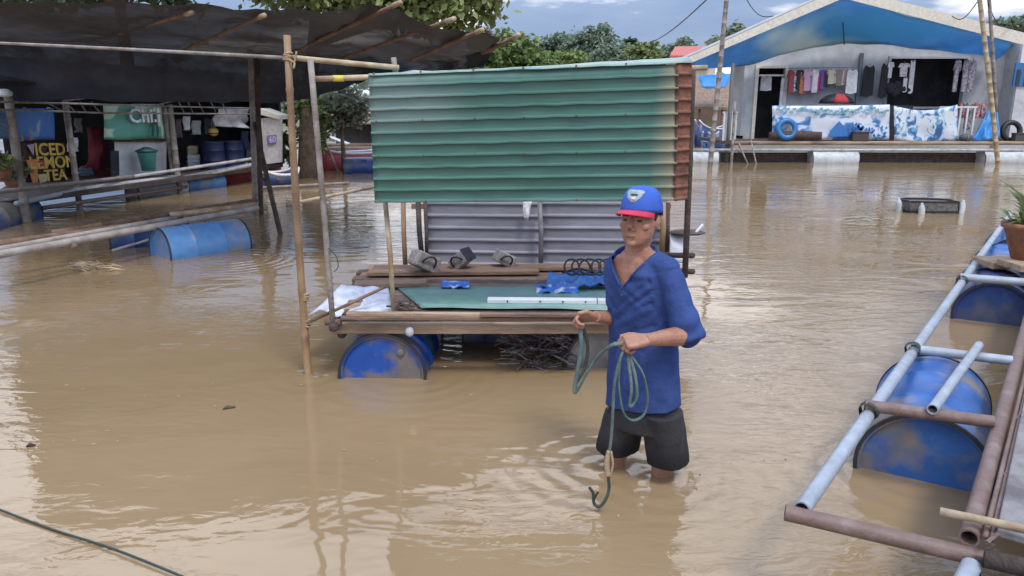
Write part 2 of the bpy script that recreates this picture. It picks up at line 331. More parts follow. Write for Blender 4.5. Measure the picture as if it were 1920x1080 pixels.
# ------------------------------------------------------------------ water, far bank
def water_mat():
    m = bpy.data.materials.new('muddy_water'); m.use_nodes = True; t = m.node_tree; L = t.links; b = t.nodes['Principled BSDF']
    tc = N(t, 'ShaderNodeTexCoord')
    n1 = N(t, 'ShaderNodeTexNoise'); n1.inputs['Scale'].default_value = .35; n1.inputs['Detail'].default_value = 5; L.new(tc.outputs['Object'], n1.inputs[0])
    r = N(t, 'ShaderNodeValToRGB'); L.new(n1.outputs[0], r.inputs[0])
    r.color_ramp.elements[0].position = .3; r.color_ramp.elements[0].color = (.25, .170, .088, 1)
    r.color_ramp.elements[1].position = .72; r.color_ramp.elements[1].color = (.315, .222, .122, 1)
    L.new(r.outputs[0], b.inputs['Base Color'])
    b.inputs['Roughness'].default_value = .035; b.inputs['IOR'].default_value = 1.33; b.inputs['Specular IOR Level'].default_value = 1.0
    # ripples: long low swell, small wavelets in patches
    mp = N(t, 'ShaderNodeMapping'); mp.inputs['Scale'].default_value = (.75, 1.6, 1); mp.inputs['Rotation'].default_value = (0, 0, R(-12)); L.new(tc.outputs['Object'], mp.inputs[0])
    a = N(t, 'ShaderNodeTexNoise'); a.inputs['Scale'].default_value = 1.6; a.inputs['Detail'].default_value = 3; a.inputs['Roughness'].default_value = .5; a.inputs['Distortion'].default_value = .6; L.new(mp.outputs[0], a.inputs[0])
    c = N(t, 'ShaderNodeTexNoise'); c.inputs['Scale'].default_value = 8; c.inputs['Detail'].default_value = 3; c.inputs['Distortion'].default_value = .8; L.new(mp.outputs[0], c.inputs[0])
    k = N(t, 'ShaderNodeTexNoise'); k.inputs['Scale'].default_value = .42; k.inputs['Detail'].default_value = 2
    mk = N(t, 'ShaderNodeMapping'); mk.inputs['Location'].default_value = (2.3, 5.2, 0); L.new(tc.outputs['Object'], mk.inputs[0]); L.new(mk.outputs[0], k.inputs[0])
    kr = N(t, 'ShaderNodeMapRange'); L.new(k.outputs[0], kr.inputs[0]); kr.inputs[1].default_value = .44; kr.inputs[2].default_value = .66; kr.inputs[3].default_value = .02; kr.inputs[4].default_value = .6
    mu = N(t, 'ShaderNodeMath', operation='MULTIPLY'); L.new(c.outputs[0], mu.inputs[0]); L.new(kr.outputs[0], mu.inputs[1])
    ad = N(t, 'ShaderNodeMath', operation='ADD'); L.new(a.outputs[0], ad.inputs[0]); L.new(mu.outputs[0], ad.inputs[1])
    tot = ad.outputs[0]
    wn = N(t, 'ShaderNodeTexNoise'); wn.inputs['Scale'].default_value = 5; L.new(tc.outputs['Object'], wn.inputs[0])
    for cx, cy, am, r0 in ((.66, 3.25, .22, .06), (.46, 3.36, .22, .06), (-1.27, 4.62, .12, .03), (-.66, 4.6, .12, .3), (1.9, 3.2, .12, .3), (-3.2, 8.4, .15, .45), (6.8, 12.3, .15, .4)):
        ds = N(t, 'ShaderNodeVectorMath', operation='DISTANCE'); L.new(tc.outputs['Object'], ds.inputs[0]); ds.inputs[1].default_value = (cx, cy, 0)
        dn = N(t, 'ShaderNodeMath', operation='MULTIPLY_ADD'); L.new(wn.outputs[0], dn.inputs[0]); dn.inputs[1].default_value = .12; L.new(ds.outputs['Value'], dn.inputs[2])
        sn = N(t, 'ShaderNodeMath', operation='MULTIPLY'); L.new(dn.outputs[0], sn.inputs[0]); sn.inputs[1].default_value = 48
        si = N(t, 'ShaderNodeMath', operation='SINE'); L.new(sn.outputs[0], si.inputs[0])
        fa_ = N(t, 'ShaderNodeMapRange'); L.new(ds.outputs['Value'], fa_.inputs[0]); fa_.inputs[1].default_value = r0; fa_.inputs[2].default_value = r0+.55; fa_.inputs[3].default_value = am; fa_.inputs[4].default_value = 0
        pr = N(t, 'ShaderNodeMath', operation='MULTIPLY'); L.new(si.outputs[0], pr.inputs[0]); L.new(fa_.outputs[0], pr.inputs[1])
        a2 = N(t, 'ShaderNodeMath', operation='ADD'); L.new(tot, a2.inputs[0]); L.new(pr.outputs[0], a2.inputs[1]); tot = a2.outputs[0]
    bp = N(t, 'ShaderNodeBump'); bp.inputs['Strength'].default_value = .13; bp.inputs['Distance'].default_value = .1; L.new(tot, bp.inputs['Height']); L.new(bp.outputs[0], b.inputs['Normal'])
    return m
tag(MB().grid([[(-900, -30, 0), (900, -30, 0)], [(-900, 1500, 0), (900, 1500, 0)]]).build('water', water_mat()), 'flat muddy brown flood water covering everything', None, kind='structure')
m_bank = M('bank_ground', (.12, .13, .06), .9, (.18, .13, .08), .2)
rows = []
for i, (Y, z) in enumerate(((58, -.3), (62, .35), (80, .8), (140, 2.0), (400, 5), (1200, 14))):
    rows.append([(x, Y + 4*math.sin(x*.07+i), z + .3*math.sin(x*.11+i*2)) for x in range(-600, 601, 20)])
tag(MB().grid(rows).build('far_bank', m_bank, smooth=True), None, None, kind='structure')

# ------------------------------------------------------------------ trees
def leaf_crown(blobs, n, size, rnd, droop=0.):
    mb = MB(); tot = sum(b[1][0]*b[1][1]*b[1][2] for b in blobs)
    for c, r in blobs:
        k = int(n*r[0]*r[1]*r[2]/tot)
        c = Vector(c)
        clumps = [Vector((rnd.gauss(0, 1), rnd.gauss(0, 1), rnd.gauss(0, 1))).normalized()*rnd.uniform(.55, 1.05) for _ in range(max(6, k//45))]
        for i in range(k):
            q = rnd.choice(clumps); d = Vector((rnd.gauss(0, .16), rnd.gauss(0, .16), rnd.gauss(0, .13)))
            p = c + Vector(((q.x+d.x)*r[0], (q.y+d.y)*r[1], (q.z+d.z)*r[2]))
            s = size*rnd.uniform(.6, 1.3)
            ax = Vector((rnd.uniform(-1, 1), rnd.uniform(-1, 1), rnd.uniform(-.8, .5)-droop)).normalized()
            bx = ax.cross(Vector((rnd.uniform(-1, 1), rnd.uniform(-1, 1), rnd.uniform(.2, 1)))).normalized()*s*.32
            mb.add([p, p+ax*s*.5+bx, p+ax*s, p+ax*s*.5-bx], [(0, 1, 2, 3)])
    return mb
def tree(name, label, base, trunk_top, tr, blobs, n, size, mat, seed, group=None, limbs=True, droop=0., cat='tree'):
    rnd = random.Random(seed); base = Vector(base); t = thing(name, label, cat, base, group)
    mb = MB(); top = Vector(trunk_top)
    mid = lerp(base, top, .5)+Vector((rnd.uniform(-.1, .1), 0, 0))*tr*4
    mb.tube([base-Vector((0, 0, .3)), lerp(base, mid, .3), mid, top], [tr*1.3, tr*1.05, tr*.85, tr*.6], 10)
    if limbs:
        for c, r in blobs:
            c = Vector(c); k = lerp(top, c, .5)+Vector((rnd.uniform(-.1, .1), rnd.uniform(-.1, .1), .1))*r[0]
            mb.tube([top-Vector((0, 0, tr)), k, c, c+Vector((rnd.uniform(-.5, .5)*r[0], 0, r[2]*.6))], [tr*.55, tr*.36, tr*.2, tr*.06], 6)
    mb.build('trunk', m_bark, t, smooth=True)
    leaf_crown(blobs, n, size, rnd, droop).build('crown', mat, t)
    return t
# the big tree overhanging the shade net
T0 = at_z(578, 332, 0)
def bl(px, py, Y, rpx, rpy, ry=None):
    c = at_y(px, py, Y); k = Y/FPX*1.03
    return (c, (rpx*k, ry if ry else rpx*k*.8, rpy*k))
tree('leafy_tree', 'large leafy tree overhanging the black shade net, thick trunk standing in the flood', T0, at_y(590, 60, T0.y), .24,
     [bl(560, -60, 17, 110, 70), bl(680, -30, 17, 110, 60), bl(790, -20, 16.5, 105, 62), bl(880, 5, 16.5, 70, 36), bl(930, -8, 16.5, 34, 26), bl(820, 50, 17, 60, 26), bl(640, -130, 17.5, 200, 90), bl(850, -90, 17, 120, 60)], 24000, .19, m_leaf_bright, 1, droop=.3)
tree('shade_tree', 'dark leafy tree rising behind the left end of the black net', (-9.5, 19, 0), (-9.4, 19, 4.2), .2,
     [bl(60, -40, 19, 160, 50), bl(250, -30, 19, 120, 42), bl(150, -110, 19, 200, 70)], 4500, .28, m_leaf_dark, 2)
tree('bushy_tree', 'bright green bushy tree just right of the tip of the shade net', at_y(945, 196, 30), at_y(945, 130, 30), .12,
     [bl(945, 105, 30, 52, 40), bl(995, 122, 30, 40, 28), bl(905, 118, 29, 34, 30), bl(960, 150, 30, 90, 26)], 6500, .24, m_leaf, 3)
tree('olive_bush', 'olive brown tinged bush behind the tip of the shade net', at_y(930, 198, 33), at_y(930, 150, 33), .1,
     [bl(928, 86, 33, 26, 24), bl(905, 70, 34, 24, 18)], 1500, .25, M('leaf_olive', (.14, .11, .05), .7, island=.5, trans=.3), 4)
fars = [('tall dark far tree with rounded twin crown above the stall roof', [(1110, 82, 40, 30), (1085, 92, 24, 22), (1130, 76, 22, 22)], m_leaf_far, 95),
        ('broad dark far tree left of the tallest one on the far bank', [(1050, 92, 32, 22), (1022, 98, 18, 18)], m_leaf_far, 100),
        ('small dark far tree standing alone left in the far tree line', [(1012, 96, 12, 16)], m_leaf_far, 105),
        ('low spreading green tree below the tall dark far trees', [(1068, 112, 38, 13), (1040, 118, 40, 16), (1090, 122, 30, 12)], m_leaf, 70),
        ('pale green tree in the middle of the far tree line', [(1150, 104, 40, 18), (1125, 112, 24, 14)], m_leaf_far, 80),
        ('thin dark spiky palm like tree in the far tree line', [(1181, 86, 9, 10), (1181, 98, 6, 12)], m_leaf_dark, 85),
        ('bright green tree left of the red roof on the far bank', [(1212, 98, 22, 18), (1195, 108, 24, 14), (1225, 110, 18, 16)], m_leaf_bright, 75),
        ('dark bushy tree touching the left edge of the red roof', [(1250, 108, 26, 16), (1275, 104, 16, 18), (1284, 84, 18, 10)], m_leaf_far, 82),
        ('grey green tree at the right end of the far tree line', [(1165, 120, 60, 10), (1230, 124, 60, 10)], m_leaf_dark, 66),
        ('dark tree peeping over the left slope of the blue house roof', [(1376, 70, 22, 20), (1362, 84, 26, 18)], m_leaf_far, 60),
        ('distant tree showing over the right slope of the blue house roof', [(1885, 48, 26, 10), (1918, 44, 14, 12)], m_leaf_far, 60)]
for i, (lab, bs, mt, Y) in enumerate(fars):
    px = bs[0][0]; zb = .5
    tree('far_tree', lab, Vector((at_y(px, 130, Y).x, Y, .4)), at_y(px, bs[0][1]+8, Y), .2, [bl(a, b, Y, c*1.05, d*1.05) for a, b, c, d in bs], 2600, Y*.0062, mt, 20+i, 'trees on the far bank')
# a far wood that reads as one mass behind them
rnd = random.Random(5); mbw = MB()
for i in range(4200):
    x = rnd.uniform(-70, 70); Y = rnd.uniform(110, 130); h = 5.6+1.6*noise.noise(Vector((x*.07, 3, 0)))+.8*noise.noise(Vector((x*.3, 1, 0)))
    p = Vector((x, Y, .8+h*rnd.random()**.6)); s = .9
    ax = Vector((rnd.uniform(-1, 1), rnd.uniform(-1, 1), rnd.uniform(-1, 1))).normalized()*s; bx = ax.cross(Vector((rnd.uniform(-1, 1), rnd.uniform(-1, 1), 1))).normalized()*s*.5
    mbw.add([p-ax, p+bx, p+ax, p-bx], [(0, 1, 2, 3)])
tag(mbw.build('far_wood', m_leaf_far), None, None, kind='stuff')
# bushes left of the green stall sheet
tree('grey_bush', 'pale grey green bush with twigs between the bamboo frame and the green sheet', at_y(645, 300, 20), at_y(640, 230, 20), .06,
     [bl(640, 205, 20, 40, 34), bl(612, 225, 20, 28, 40), bl(660, 185, 20, 30, 24)], 2600, .16, m_leaf_grey, 41, cat='bush')
tree('climber_bush', 'dark green creeper growing round the thick tree trunk by the white sign', at_y(545, 318, 18.4), at_y(545, 240, 18.4), .05,
     [bl(542, 245, 19.6, 16, 50), bl(575, 205, 18.6, 30, 18), bl(604, 235, 19.2, 12, 44)], 1800, .13, m_leaf, 42, cat='bush')

# ------------------------------------------------------------------ left: shade net
net = thing('shade_canopy', 'large black shade net stretched over bamboo rafters, hanging down in front of the left shops', 'shade net', at_z(475, 410, 0))
cols = [((-80, 2, 7.0), (-80, 84, 11.5), (-80, 186, 11.2)), ((90, 4, 7.1), (90, 90, 11.5), (90, 187, 11.6)), ((230, 6, 7.2), (230, 95, 11.7), (230, 189, 12.0)), ((370, 10, 7.2), (370, 99, 11.9), (370, 191, 12.3)),
        ((480, 16, 7.2), (480, 103, 12), (480, 193, 12.5)), ((570, 20, 7.2), (560, 106, 12), (570, 187, 12.5)), ((650, 18, 7.3), (620, 108, 12), (640, 166, 12.3)), ((725, 12, 7.4), (680, 112, 11.8), (695, 148, 12)),
        ((800, 46, 7.5), (760, 112, 11), (760, 134, 11.2)), ((870, 58, 7.6), (840, 110, 10), (842, 132, 10.2)), ((938, 70, 7.7), (925, 92, 8.6), (902, 124, 8.8))]
def P3(t): return at_y(*t)
rows = []; NR = 14; SUB = 5
top = curve_pts([P3(c[0]) for c in cols], SUB); mid = curve_pts([P3(c[1]) for c in cols], SUB); bot = curve_pts([P3(c[2]) for c in cols], SUB)
for i in range(NR+1):
    row = []
    for j in range(len(top)):
        if i <= 9:
            v = i/9; p = lerp(top[j], mid[j], v); p.z -= .05*math.sin(math.pi*v)*(.4+.6*abs(math.sin(j/len(top)*math.pi*5)))
        else:
            v = (i-9)/(NR-9); p = lerp(mid[j], bot[j], v); p.y += .25*math.sin(math.pi*v)
        w = noise.noise(Vector((j*.35, i*.5, 2)))*.05 + noise.noise(Vector((j*.9, i*1.3, 5)))*.025
        p = p + Vector((0, w*.8, w)); row.append(p)
    rows.append(row)
mnet = M('black_shade_net', (.045, .047, .064), .7, (.085, .09, .115), 1.1, (.45, .7), bump=.4, bscale=6)
MB().grid(rows).build('net', mnet, net, smooth=True)
tn = mnet.node_tree; pn = tn.nodes['Principled BSDF']; tcn = N(tn, 'ShaderNodeTexCoord')
n_a = N(tn, 'ShaderNodeTexNoise'); n_a.inputs['Scale'].default_value = .8; n_a.inputs['Detail'].default_value = 9; n_a.inputs['Roughness'].default_value = .75; tn.links.new(tcn.outputs['Object'], n_a.inputs[0])
n_r = N(tn, 'ShaderNodeMapRange'); n_r.inputs[1].default_value = .42; n_r.inputs[2].default_value = .8; n_r.inputs[3].default_value = 1; n_r.inputs[4].default_value = .9
tn.links.new(n_a.outputs[0], n_r.inputs[0]); tn.links.new(n_r.outputs[0], pn.inputs['Alpha'])   # worn, thinner patches of the weave
raf = [((165, 64, 11.0), (348, 16, 7.4)), ((345, 80, 11.0), (486, 22, 7.3)), ((520, 98, 11.2), (737, 0, 7.1)), ((640, 95, 11), (838, 29, 7.2)), ((770, 98, 10), (893, 50, 7.3)), ((905, 82, 8.6), (963, 60, 7.4))]
for i, (a, b) in enumerate(raf):
    A, B = P3(a), P3(b); A.z -= .10; B.z -= .05
    pole('rafter', A, B, .02, M('reddish_rafter', (.19, .10, .075), .7, (.27, .19, .12), 3, (.45, .65)), parent=net, seed=i)
    tip = B + (B-A).normalized()*.18
    pole('rafter_tip', B, tip, .024, m_bamboo_pale, parent=net, nodes=False)
for px, py, Y in ((469, 92, 11.6), (482, 110, 12.0)):
    b = at_y(px+6, 409, Y); b.z = -.5
    pole('post', at_y(px, py, Y), b, .042, m_bamboo_grey if px < 475 else m_wood_dark, parent=net, seed=px)
def lamp(px, py, lab):
    a, b = at_y(px, py, 10.6), at_y(px+45, py+4, 10.6); t = thing('tube_lamp', lab, 'lamp', a, 'tube lamps under the shade net')
    MB().tube([a, b], .02, 8).build('tube', m_white, t, smooth=True)
    MB().bar(a+Vector((0, 0, .03)), b+Vector((0, 0, .03)), .04, .02).build('holder', m_white, t)
    MB().bar(lerp(a, b, .5)+Vector((0, 0, .05)), lerp(a, b, .5)+Vector((0, 0, .22)), .008, .008).build('wire', m_black, t)
lamp(150, 66, 'unlit white tube lamp under the net, left of the two'); lamp(345, 78, 'unlit white tube lamp under the net, nearer the tall post')
pole('rail_pole', at_y(-40, 79, 6.4), at_y(545, 109, 4.62), .011, m_bamboo_grey, 'long thin grey pole running across in front of the black net', 'pole', nodes=False, bend=.03)

# ------------------------------------------------------------------ left: shop on floats
YS = lambda px: 11.4 + px*.0135
def S(px, py, off=0): return at_y(px, py, YS(px)+off)
shop = thing('floating_shop', 'dim open fronted shop on floats under the black net', 'shop', S(200, 340))
def Sz(px, z, off=0):
    Y = YS(px)+off; r = ray(px, 250); p = at_y(px, 250, Y); return Vector((p.x, Y, z))
da, db = S(-60, 392), S(500, 300)
zd = .34
A = Vector((S(-60, 300).x, YS(-60), zd)); B = Vector((S(530, 300).x, YS(530), zd))
back = Vector((-1.6, 3.2, 0))
def quadbox(a, b, c, d, t, up=Vector((0, 0, -1))):
    vs = [a, b, c, d]; return MB().add(vs+[v+up*t for v in vs], [(0, 1, 2, 3), (7, 6, 5, 4), (0, 4, 5, 1), (1, 5, 6, 2), (2, 6, 7, 3), (3, 7, 4, 0)])
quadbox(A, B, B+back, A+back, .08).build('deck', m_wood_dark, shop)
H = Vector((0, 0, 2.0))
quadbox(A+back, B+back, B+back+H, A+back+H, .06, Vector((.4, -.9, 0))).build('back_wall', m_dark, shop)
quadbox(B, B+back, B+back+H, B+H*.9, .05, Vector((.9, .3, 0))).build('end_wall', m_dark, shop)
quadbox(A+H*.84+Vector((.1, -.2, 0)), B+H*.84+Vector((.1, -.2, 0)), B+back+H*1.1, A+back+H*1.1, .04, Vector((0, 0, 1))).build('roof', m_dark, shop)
for px, pt, pb in ((15, 178, 412), (122, 188, 404), (318, 196, 374)):
    a = S(px, pt, -.4); b = Vector((S(px+8, pt, -.4).x, a.y, -.6))
    pole('post', a, b, .062 if px != 122 else .05, m_bamboo_grey, parent=shop, seed=px, bend=.02)
pole('post', S(308, 200, -.35), S(330, 372, -.35), .05, m_bamboo_grey, parent=shop, seed=99, bend=.02)
for (a, b) in (((-40, 190), (300, 199)), ((-40, 205), (200, 212)), ((200, 212), (480, 214)), ((300, 199), (480, 203)), ((120, 189), (218, 176)), ((300, 195), (370, 180))):
    pole('truss_rail', S(*a, -.45), S(*b, -.45), .018, m_bamboo_grey, parent=shop, nodes=False, n=6)
for x0, x1 in ((85, 122), (122, 142), (150, 162), (172, 188), (335, 345), (352, 362), (372, 382), (395, 405), (415, 425)):
    pole('truss_brace', S(x0, 191, -.44), S(x1, 211, -.44), .012, m_bamboo_grey, parent=shop, nodes=False, n=6)
# deck edge rails and floats
for (a, b, r, mt) in (((-40, 364), (250, 331), .032, m_bamboo_grey), ((250, 331), (510, 292), .032, m_pipe_white), ((30, 382), (150, 356), .04, m_pipe_blue), ((140, 358), (330, 333), .055, m_pipe_white), ((330, 337), (510, 301), .05, m_pipe_white), ((80, 390), (350, 350), .035, m_pipe_rust)):
    pole('edge_rail', S(*a, -.8), S(*b, -.8), r, mt, parent=shop, nodes=False)
ud = (B-A).normalized(); ud.z = 0
def shop_drum(px0, px1, py, r, mat):
    c = S((px0+px1)/2, py, -.35); c.z = .09; a = S(px0, py, -.35); b = S(px1, py, -.35)
    d = (b-a); d.z = 0; drum(shop, c, d + Vector((0, -.35*d.length, 0)), r, d.length*.86, mat, bung=False)
shop_drum(-70, 66, 390, .25, m_blue); shop_drum(248, 345, 357, .2, m_white_drum); shop_drum(338, 415, 343, .21, m_blue_pale)
# things in the shop
def banner(name, lab, px0, py0, px1, py1, mat, off=-.3, amp=.05, seed=0, group=None, skew=0, cat='banner'):
    tl, tr, br, bl_ = S(px0, py0, off), S(px1, py0+skew, off), S(px1+2, py1-2, off), S(px0+6, py1, off)
    o = cloth_mb(tl, tr, br, bl_, 14, 8, amp, 3, seed).build(name, mat, None, smooth=True, solid=.006, origin=lerp(tl, tr, .5)); tag(o, lab, cat, group); return o, (tl, tr, br, bl_)
def print_mat(name, cols, scale, stretch=(1, 1, 1), thr=(.42, .5, .58), dist=1.5):
    m = bpy.data.materials.new(name); m.use_nodes = True; t = m.node_tree; b = t.nodes['Principled BSDF']; b.inputs['Roughness'].default_value = .55
    tc = N(t, 'ShaderNodeTexCoord'); mp = N(t, 'ShaderNodeMapping'); mp.inputs['Scale'].default_value = stretch; t.links.new(tc.outputs['Object'], mp.inputs[0])
    n = N(t, 'ShaderNodeTexNoise'); n.inputs['Scale'].default_value = scale; n.inputs['Detail'].default_value = 2.5; n.inputs['Distortion'].default_value = dist; t.links.new(mp.outputs[0], n.inputs[0])
    r = N(t, 'ShaderNodeValToRGB'); t.links.new(n.outputs[0], r.inputs[0]); r.color_ramp.interpolation = 'EASE'
    el = r.color_ramp.elements; el[0].position = thr[0]; el[0].color = (*cols[0], 1); el[1].position = thr[-1]; el[1].color = (*cols[-1], 1)
    for c, p in zip(cols[1:-1], thr[1:-1]):
        q = el.new(p); q.color = (*c, 1)
    t.links.new(r.outputs[0], b.inputs['Base Color']); return m
m_pb1 = print_mat('blue_poster_print', [(.05, .16, .5), (.06, .2, .58), (.08, .23, .6), (.5, .62, .75)], 1.2, thr=(.3, .45, .6, .72))
m_pg = print_mat('green_poster_print', [(.42, .62, .5), (.5, .68, .56), (.11, .36, .28), (.08, .3, .24)], 1.1, (1, 1, 1), (.3, .5, .53, .7), .6)
o, q = banner('poster', 'blue poster with white streaks hanging above the iced lemon tea board', 22, 203, 100, 264, m_pb1, seed=1)
def onq(q, u, v, d=-.03):
    tl, tr, br, bl_ = q; p = lerp(lerp(tl, tr, u), lerp(bl_, br, u), v); return p + (tr-tl).cross(bl_-tl).normalized()*d*(-1 if (tr-tl).cross(bl_-tl).y > 0 else 1)*-1
def toward(q):
    n = (q[1]-q[0]).cross(q[3]-q[0]).normalized(); return n if n.y < 0 else -n
def strip_on(q, uv, w, mat, parent, name, d=.06):
    n = toward(q); pts = [lerp(lerp(q[0], q[1], u), lerp(q[3], q[2], u), v)+n*d for u, v in uv]
    return MB().tube(curve_pts(pts, 5), w, 6, flat=1).build(name, mat, parent, smooth=True)
m_print_white = M('white_print', (.72, .76, .82), .6)
for uv in ([(.02, .05), (.12, .3), (.25, .85)], [(.3, .95), (.33, .4), (.38, .05), (.46, .4), (.52, .98)], [(.97, .0), (1.0, .4), (.9, .98)]):
    strip_on(q, uv, .03, m_print_white, o, 'printed_streak')
strip_on(q, [(.14, .5), (.17, .8), (.2, 1.0)], .07, M('peach_print', (.5, .3, .22), .7), o, 'printed_figure'); strip_on(q, [(.42, .3), (.42, .7), (.44, 1.0)], .05, M('peach_print', (.5, .3, .22), .7), o, 'printed_figure')
banner('poster', 'blue and red poster cut off at the left edge above the plants', -30, 205, 18, 262, print_mat('edge_poster_print', [(.5, .12, .13), (.12, .42, .62), (.12, .25, .6), (.4, .5, .65)], 3, (1, 1, 3), (.35, .45, .55, .7)), seed=2)
o, q = banner('menu_board', 'dark brown iced lemon tea board with yellow letters and orange cup', 38, 268, 120, 342, m_brown, amp=.01, seed=3, cat='board')
xd = q[1]-q[0]; n = toward(q)
def q3(u, v, d=.03): return lerp(lerp(q[0], q[1], u), lerp(q[3], q[2], u), v)+n*d
for s, u, v, sz in (('ICED', .62, .17, .27), ('LEMON', .68, .5, .27), ('TEA', .72, .83, .25)):
    text_mesh('lettering', s, sz, q3(u, v), xd, m_yellow, o, sx=1.35)
def poly_part(name, uvs, mat, parent, d=.035):
    pts = [q3(u, v, d) for u, v in uvs]; b2 = [p-n*.012 for p in pts]; k = len(pts)
    return MB().add(pts+b2, [tuple(range(k)), tuple(range(2*k-1, k-1, -1))]+[(i, k+i, k+(i+1) % k, (i+1) % k) for i in range(k)]).build(name, mat, parent)
poly_part('printed_cup', [(.06, .42), (.3, .40), (.28, 1.0), (.16, 1.0)], m_orange, o)
poly_part('printed_leaf', [(.1, .05), (.25, .02), (.22, .3)], M('pale_print', (.55, .5, .55), .7), o)
poly_part('printed_berry', [(.3, .45), (.45, .43), (.46, .62), (.34, .66)], M('red_print', (.5, .06, .05), .7), o)
poly_part('printed_lemon', [(.28, .8), (.5, .78), (.56, .95), (.34, 1.02)], M('lemon_print', (.65, .55, .3), .7), o)
o, q = banner('poster', 'pale green poster reading Chill with a dark standing figure, above the white counter', 193, 195, 308, 262, m_pg, seed=4)
xd = q[1]-q[0]; n = toward(q)
text_mesh('lettering', 'Chill', .36, q3(.6, .33, .07), xd, m_print_white, o, sx=1.25)
poly_part('printed_figure', [(.74, .2), (.79, .2), (.8, .45), (.83, .75), (.8, .95), (.78, .6), (.75, .6), (.73, .9), (.7, .9), (.73, .45)], M('dark_green_print', (.02, .09, .075), .7), o, .08)
# counter / ice chest
cq = [S(214, 264, -.1), S(305, 264, -.1), S(305, 328, -.1), S(216, 334, -.1)]
ct = thing('counter', 'white shop counter under the green poster', 'counter', cq[3])
quadbox(cq[0], cq[1], cq[2], cq[3], .5, Vector((-.25, .9, 0))).build('body', m_white, ct, bevel=.01)
quadbox(S(210, 259, -.2), S(309, 259, -.2), S(309, 266, -.2), S(210, 266, -.2), .7, Vector((-.25, .9, 0))).build('counter_top', m_wood_dark, ct)
quadbox(S(207, 283, -.14), S(222, 283, -.14), S(223, 329, -.14), S(208, 332, -.14), .05, Vector((-.25, .9, 0))).build('shaded_gap_panel', m_dark, ct)  # flat dark panel in place of the shaded gap at the counter
bp = S(279, 320, -.6); bk = thing('bucket', 'teal plastic bucket standing in front of the white counter', 'bucket', bp)
MB().lathe([(.12, 0), (.17, .34), (.18, .35), (.16, .35), (.11, .02)], bp, (0, 0, 1), 16).build('pail', m_teal, bk, smooth=True)
MB().lathe([(.2, .36), (.2, .39), (.05, .45), (.001, .45)], bp, (0, 0, 1), 16).build('lid', M('dark_teal', (.02, .08, .075), .5), bk, smooth=True)
def hang(name, lab, px0, py0, px1, py1, mat, off, cat, group=None, seed=0, amp=.08):
    tl, tr, br, bl_ = S(px0, py0, off), S(px1, py0, off), S(px1, py1, off), S(px0, py1, off)
    return tag(cloth_mb(tl, tr, br, bl_, 8, 8, amp, 4, seed).build(name, mat, None, smooth=True, solid=.02, origin=tl), lab, cat, group)
hang('hammock', 'dark red cloth hammock hanging in the dark shop opening', 160, 238, 200, 322, m_maroon, .3, 'hammock', seed=5, amp=.3)
hang('towel', 'white cloth hanging beside the iced lemon tea board', 128, 258, 146, 284, m_white_cloth, .1, 'cloth', seed=6)
g = 'clothes hanging in the dark shop'
hang('shirt', 'pale grey shirt hanging leftmost in the dark shop', 344, 218, 356, 244, m_white_cloth, .3, 'shirt', g, 7)
hang('shirt', 'grey green shirt hanging beside the leftmost one in the dark shop', 360, 226, 376, 252, M('grey_green_cloth', (.35, .4, .38), .9), .3, 'shirt', g, 8)
hang('sheet', 'crumpled white sheet drooping from the shop roof by the tall post', 408, 204, 466, 238, m_white_cloth, -.2, 'sheet', seed=9, amp=.3)
p = S(400, 247, .2); y = thing('helmet', 'yellow ball shaped helmet hanging in the dark shop', 'helmet', p)
MB().ell(p, (.11, .11, .1)).build('shell', m_yellow, y, smooth=True); MB().lathe([(.11, -.04), (.12, -.03), (.11, -.02)], p, (0, 0, 1), 16).build('rim', m_dark, y, smooth=True)
for k, (px, py, w) in enumerate(((402, 296, .24), (438, 292, .26))):
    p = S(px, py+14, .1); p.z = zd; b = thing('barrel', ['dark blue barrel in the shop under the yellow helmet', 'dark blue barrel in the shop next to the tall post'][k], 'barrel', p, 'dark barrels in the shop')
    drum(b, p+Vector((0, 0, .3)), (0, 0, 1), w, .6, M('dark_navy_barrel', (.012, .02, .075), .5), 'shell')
# white sign wall
sq = [S(489, 222, -1), S(528, 218, -1), S(528, 304, -1), S(496, 308, -1)]
sg = thing('sign_wall', 'narrow white panel with a purple 60 plate right of the tall posts', 'sign', sq[3])
quadbox(*sq, .08, Vector((0, .9, .0))).build('panel', M('offwhite_panel', (.55, .5, .47), .7, (.4, .36, .33), 3), sg)
q = sq; n = toward(q); xd = q[1]-q[0]
poly_part('plate', [(.2, .38), (.68, .38), (.66, .58), (.2, .58)], m_purple, sg); text_mesh('lettering', '60', .2, q3(.43, .48, .05), xd, M('pale_violet_print', (.45, .42, .55), .7), sg)
quadbox(S(484, 203, -1.1), S(522, 216, -1.1), S(524, 224, -1.1), S(484, 214, -1.1), .9, Vector((0, .9, 0))).build('awning', m_cream, sg)
# plants at the left edge
for k, (px, py, h) in enumerate(((8, 332, .5), (28, 352, .42))):
    p = S(px, py+8, -.6); t = thing('potted_plant', ['leafy potted plant at the left edge below the posters', 'small trailing plant on the shop deck beside the lemon tea board'][k], 'plant', p, 'plants on the shop deck')
    MB().lathe([(.08, 0), (.12, .16), (.13, .17), (.1, .17), (.1, .14), (.001, .14)], p, (0, 0, 1), 14).build('pot', m_terra, t, smooth=True)
    leaf_crown([(p+Vector((0, 0, .3)), (.2, .15, .2))], 260, .1, random.Random(k)).build('foliage', m_leaf_bright, t)
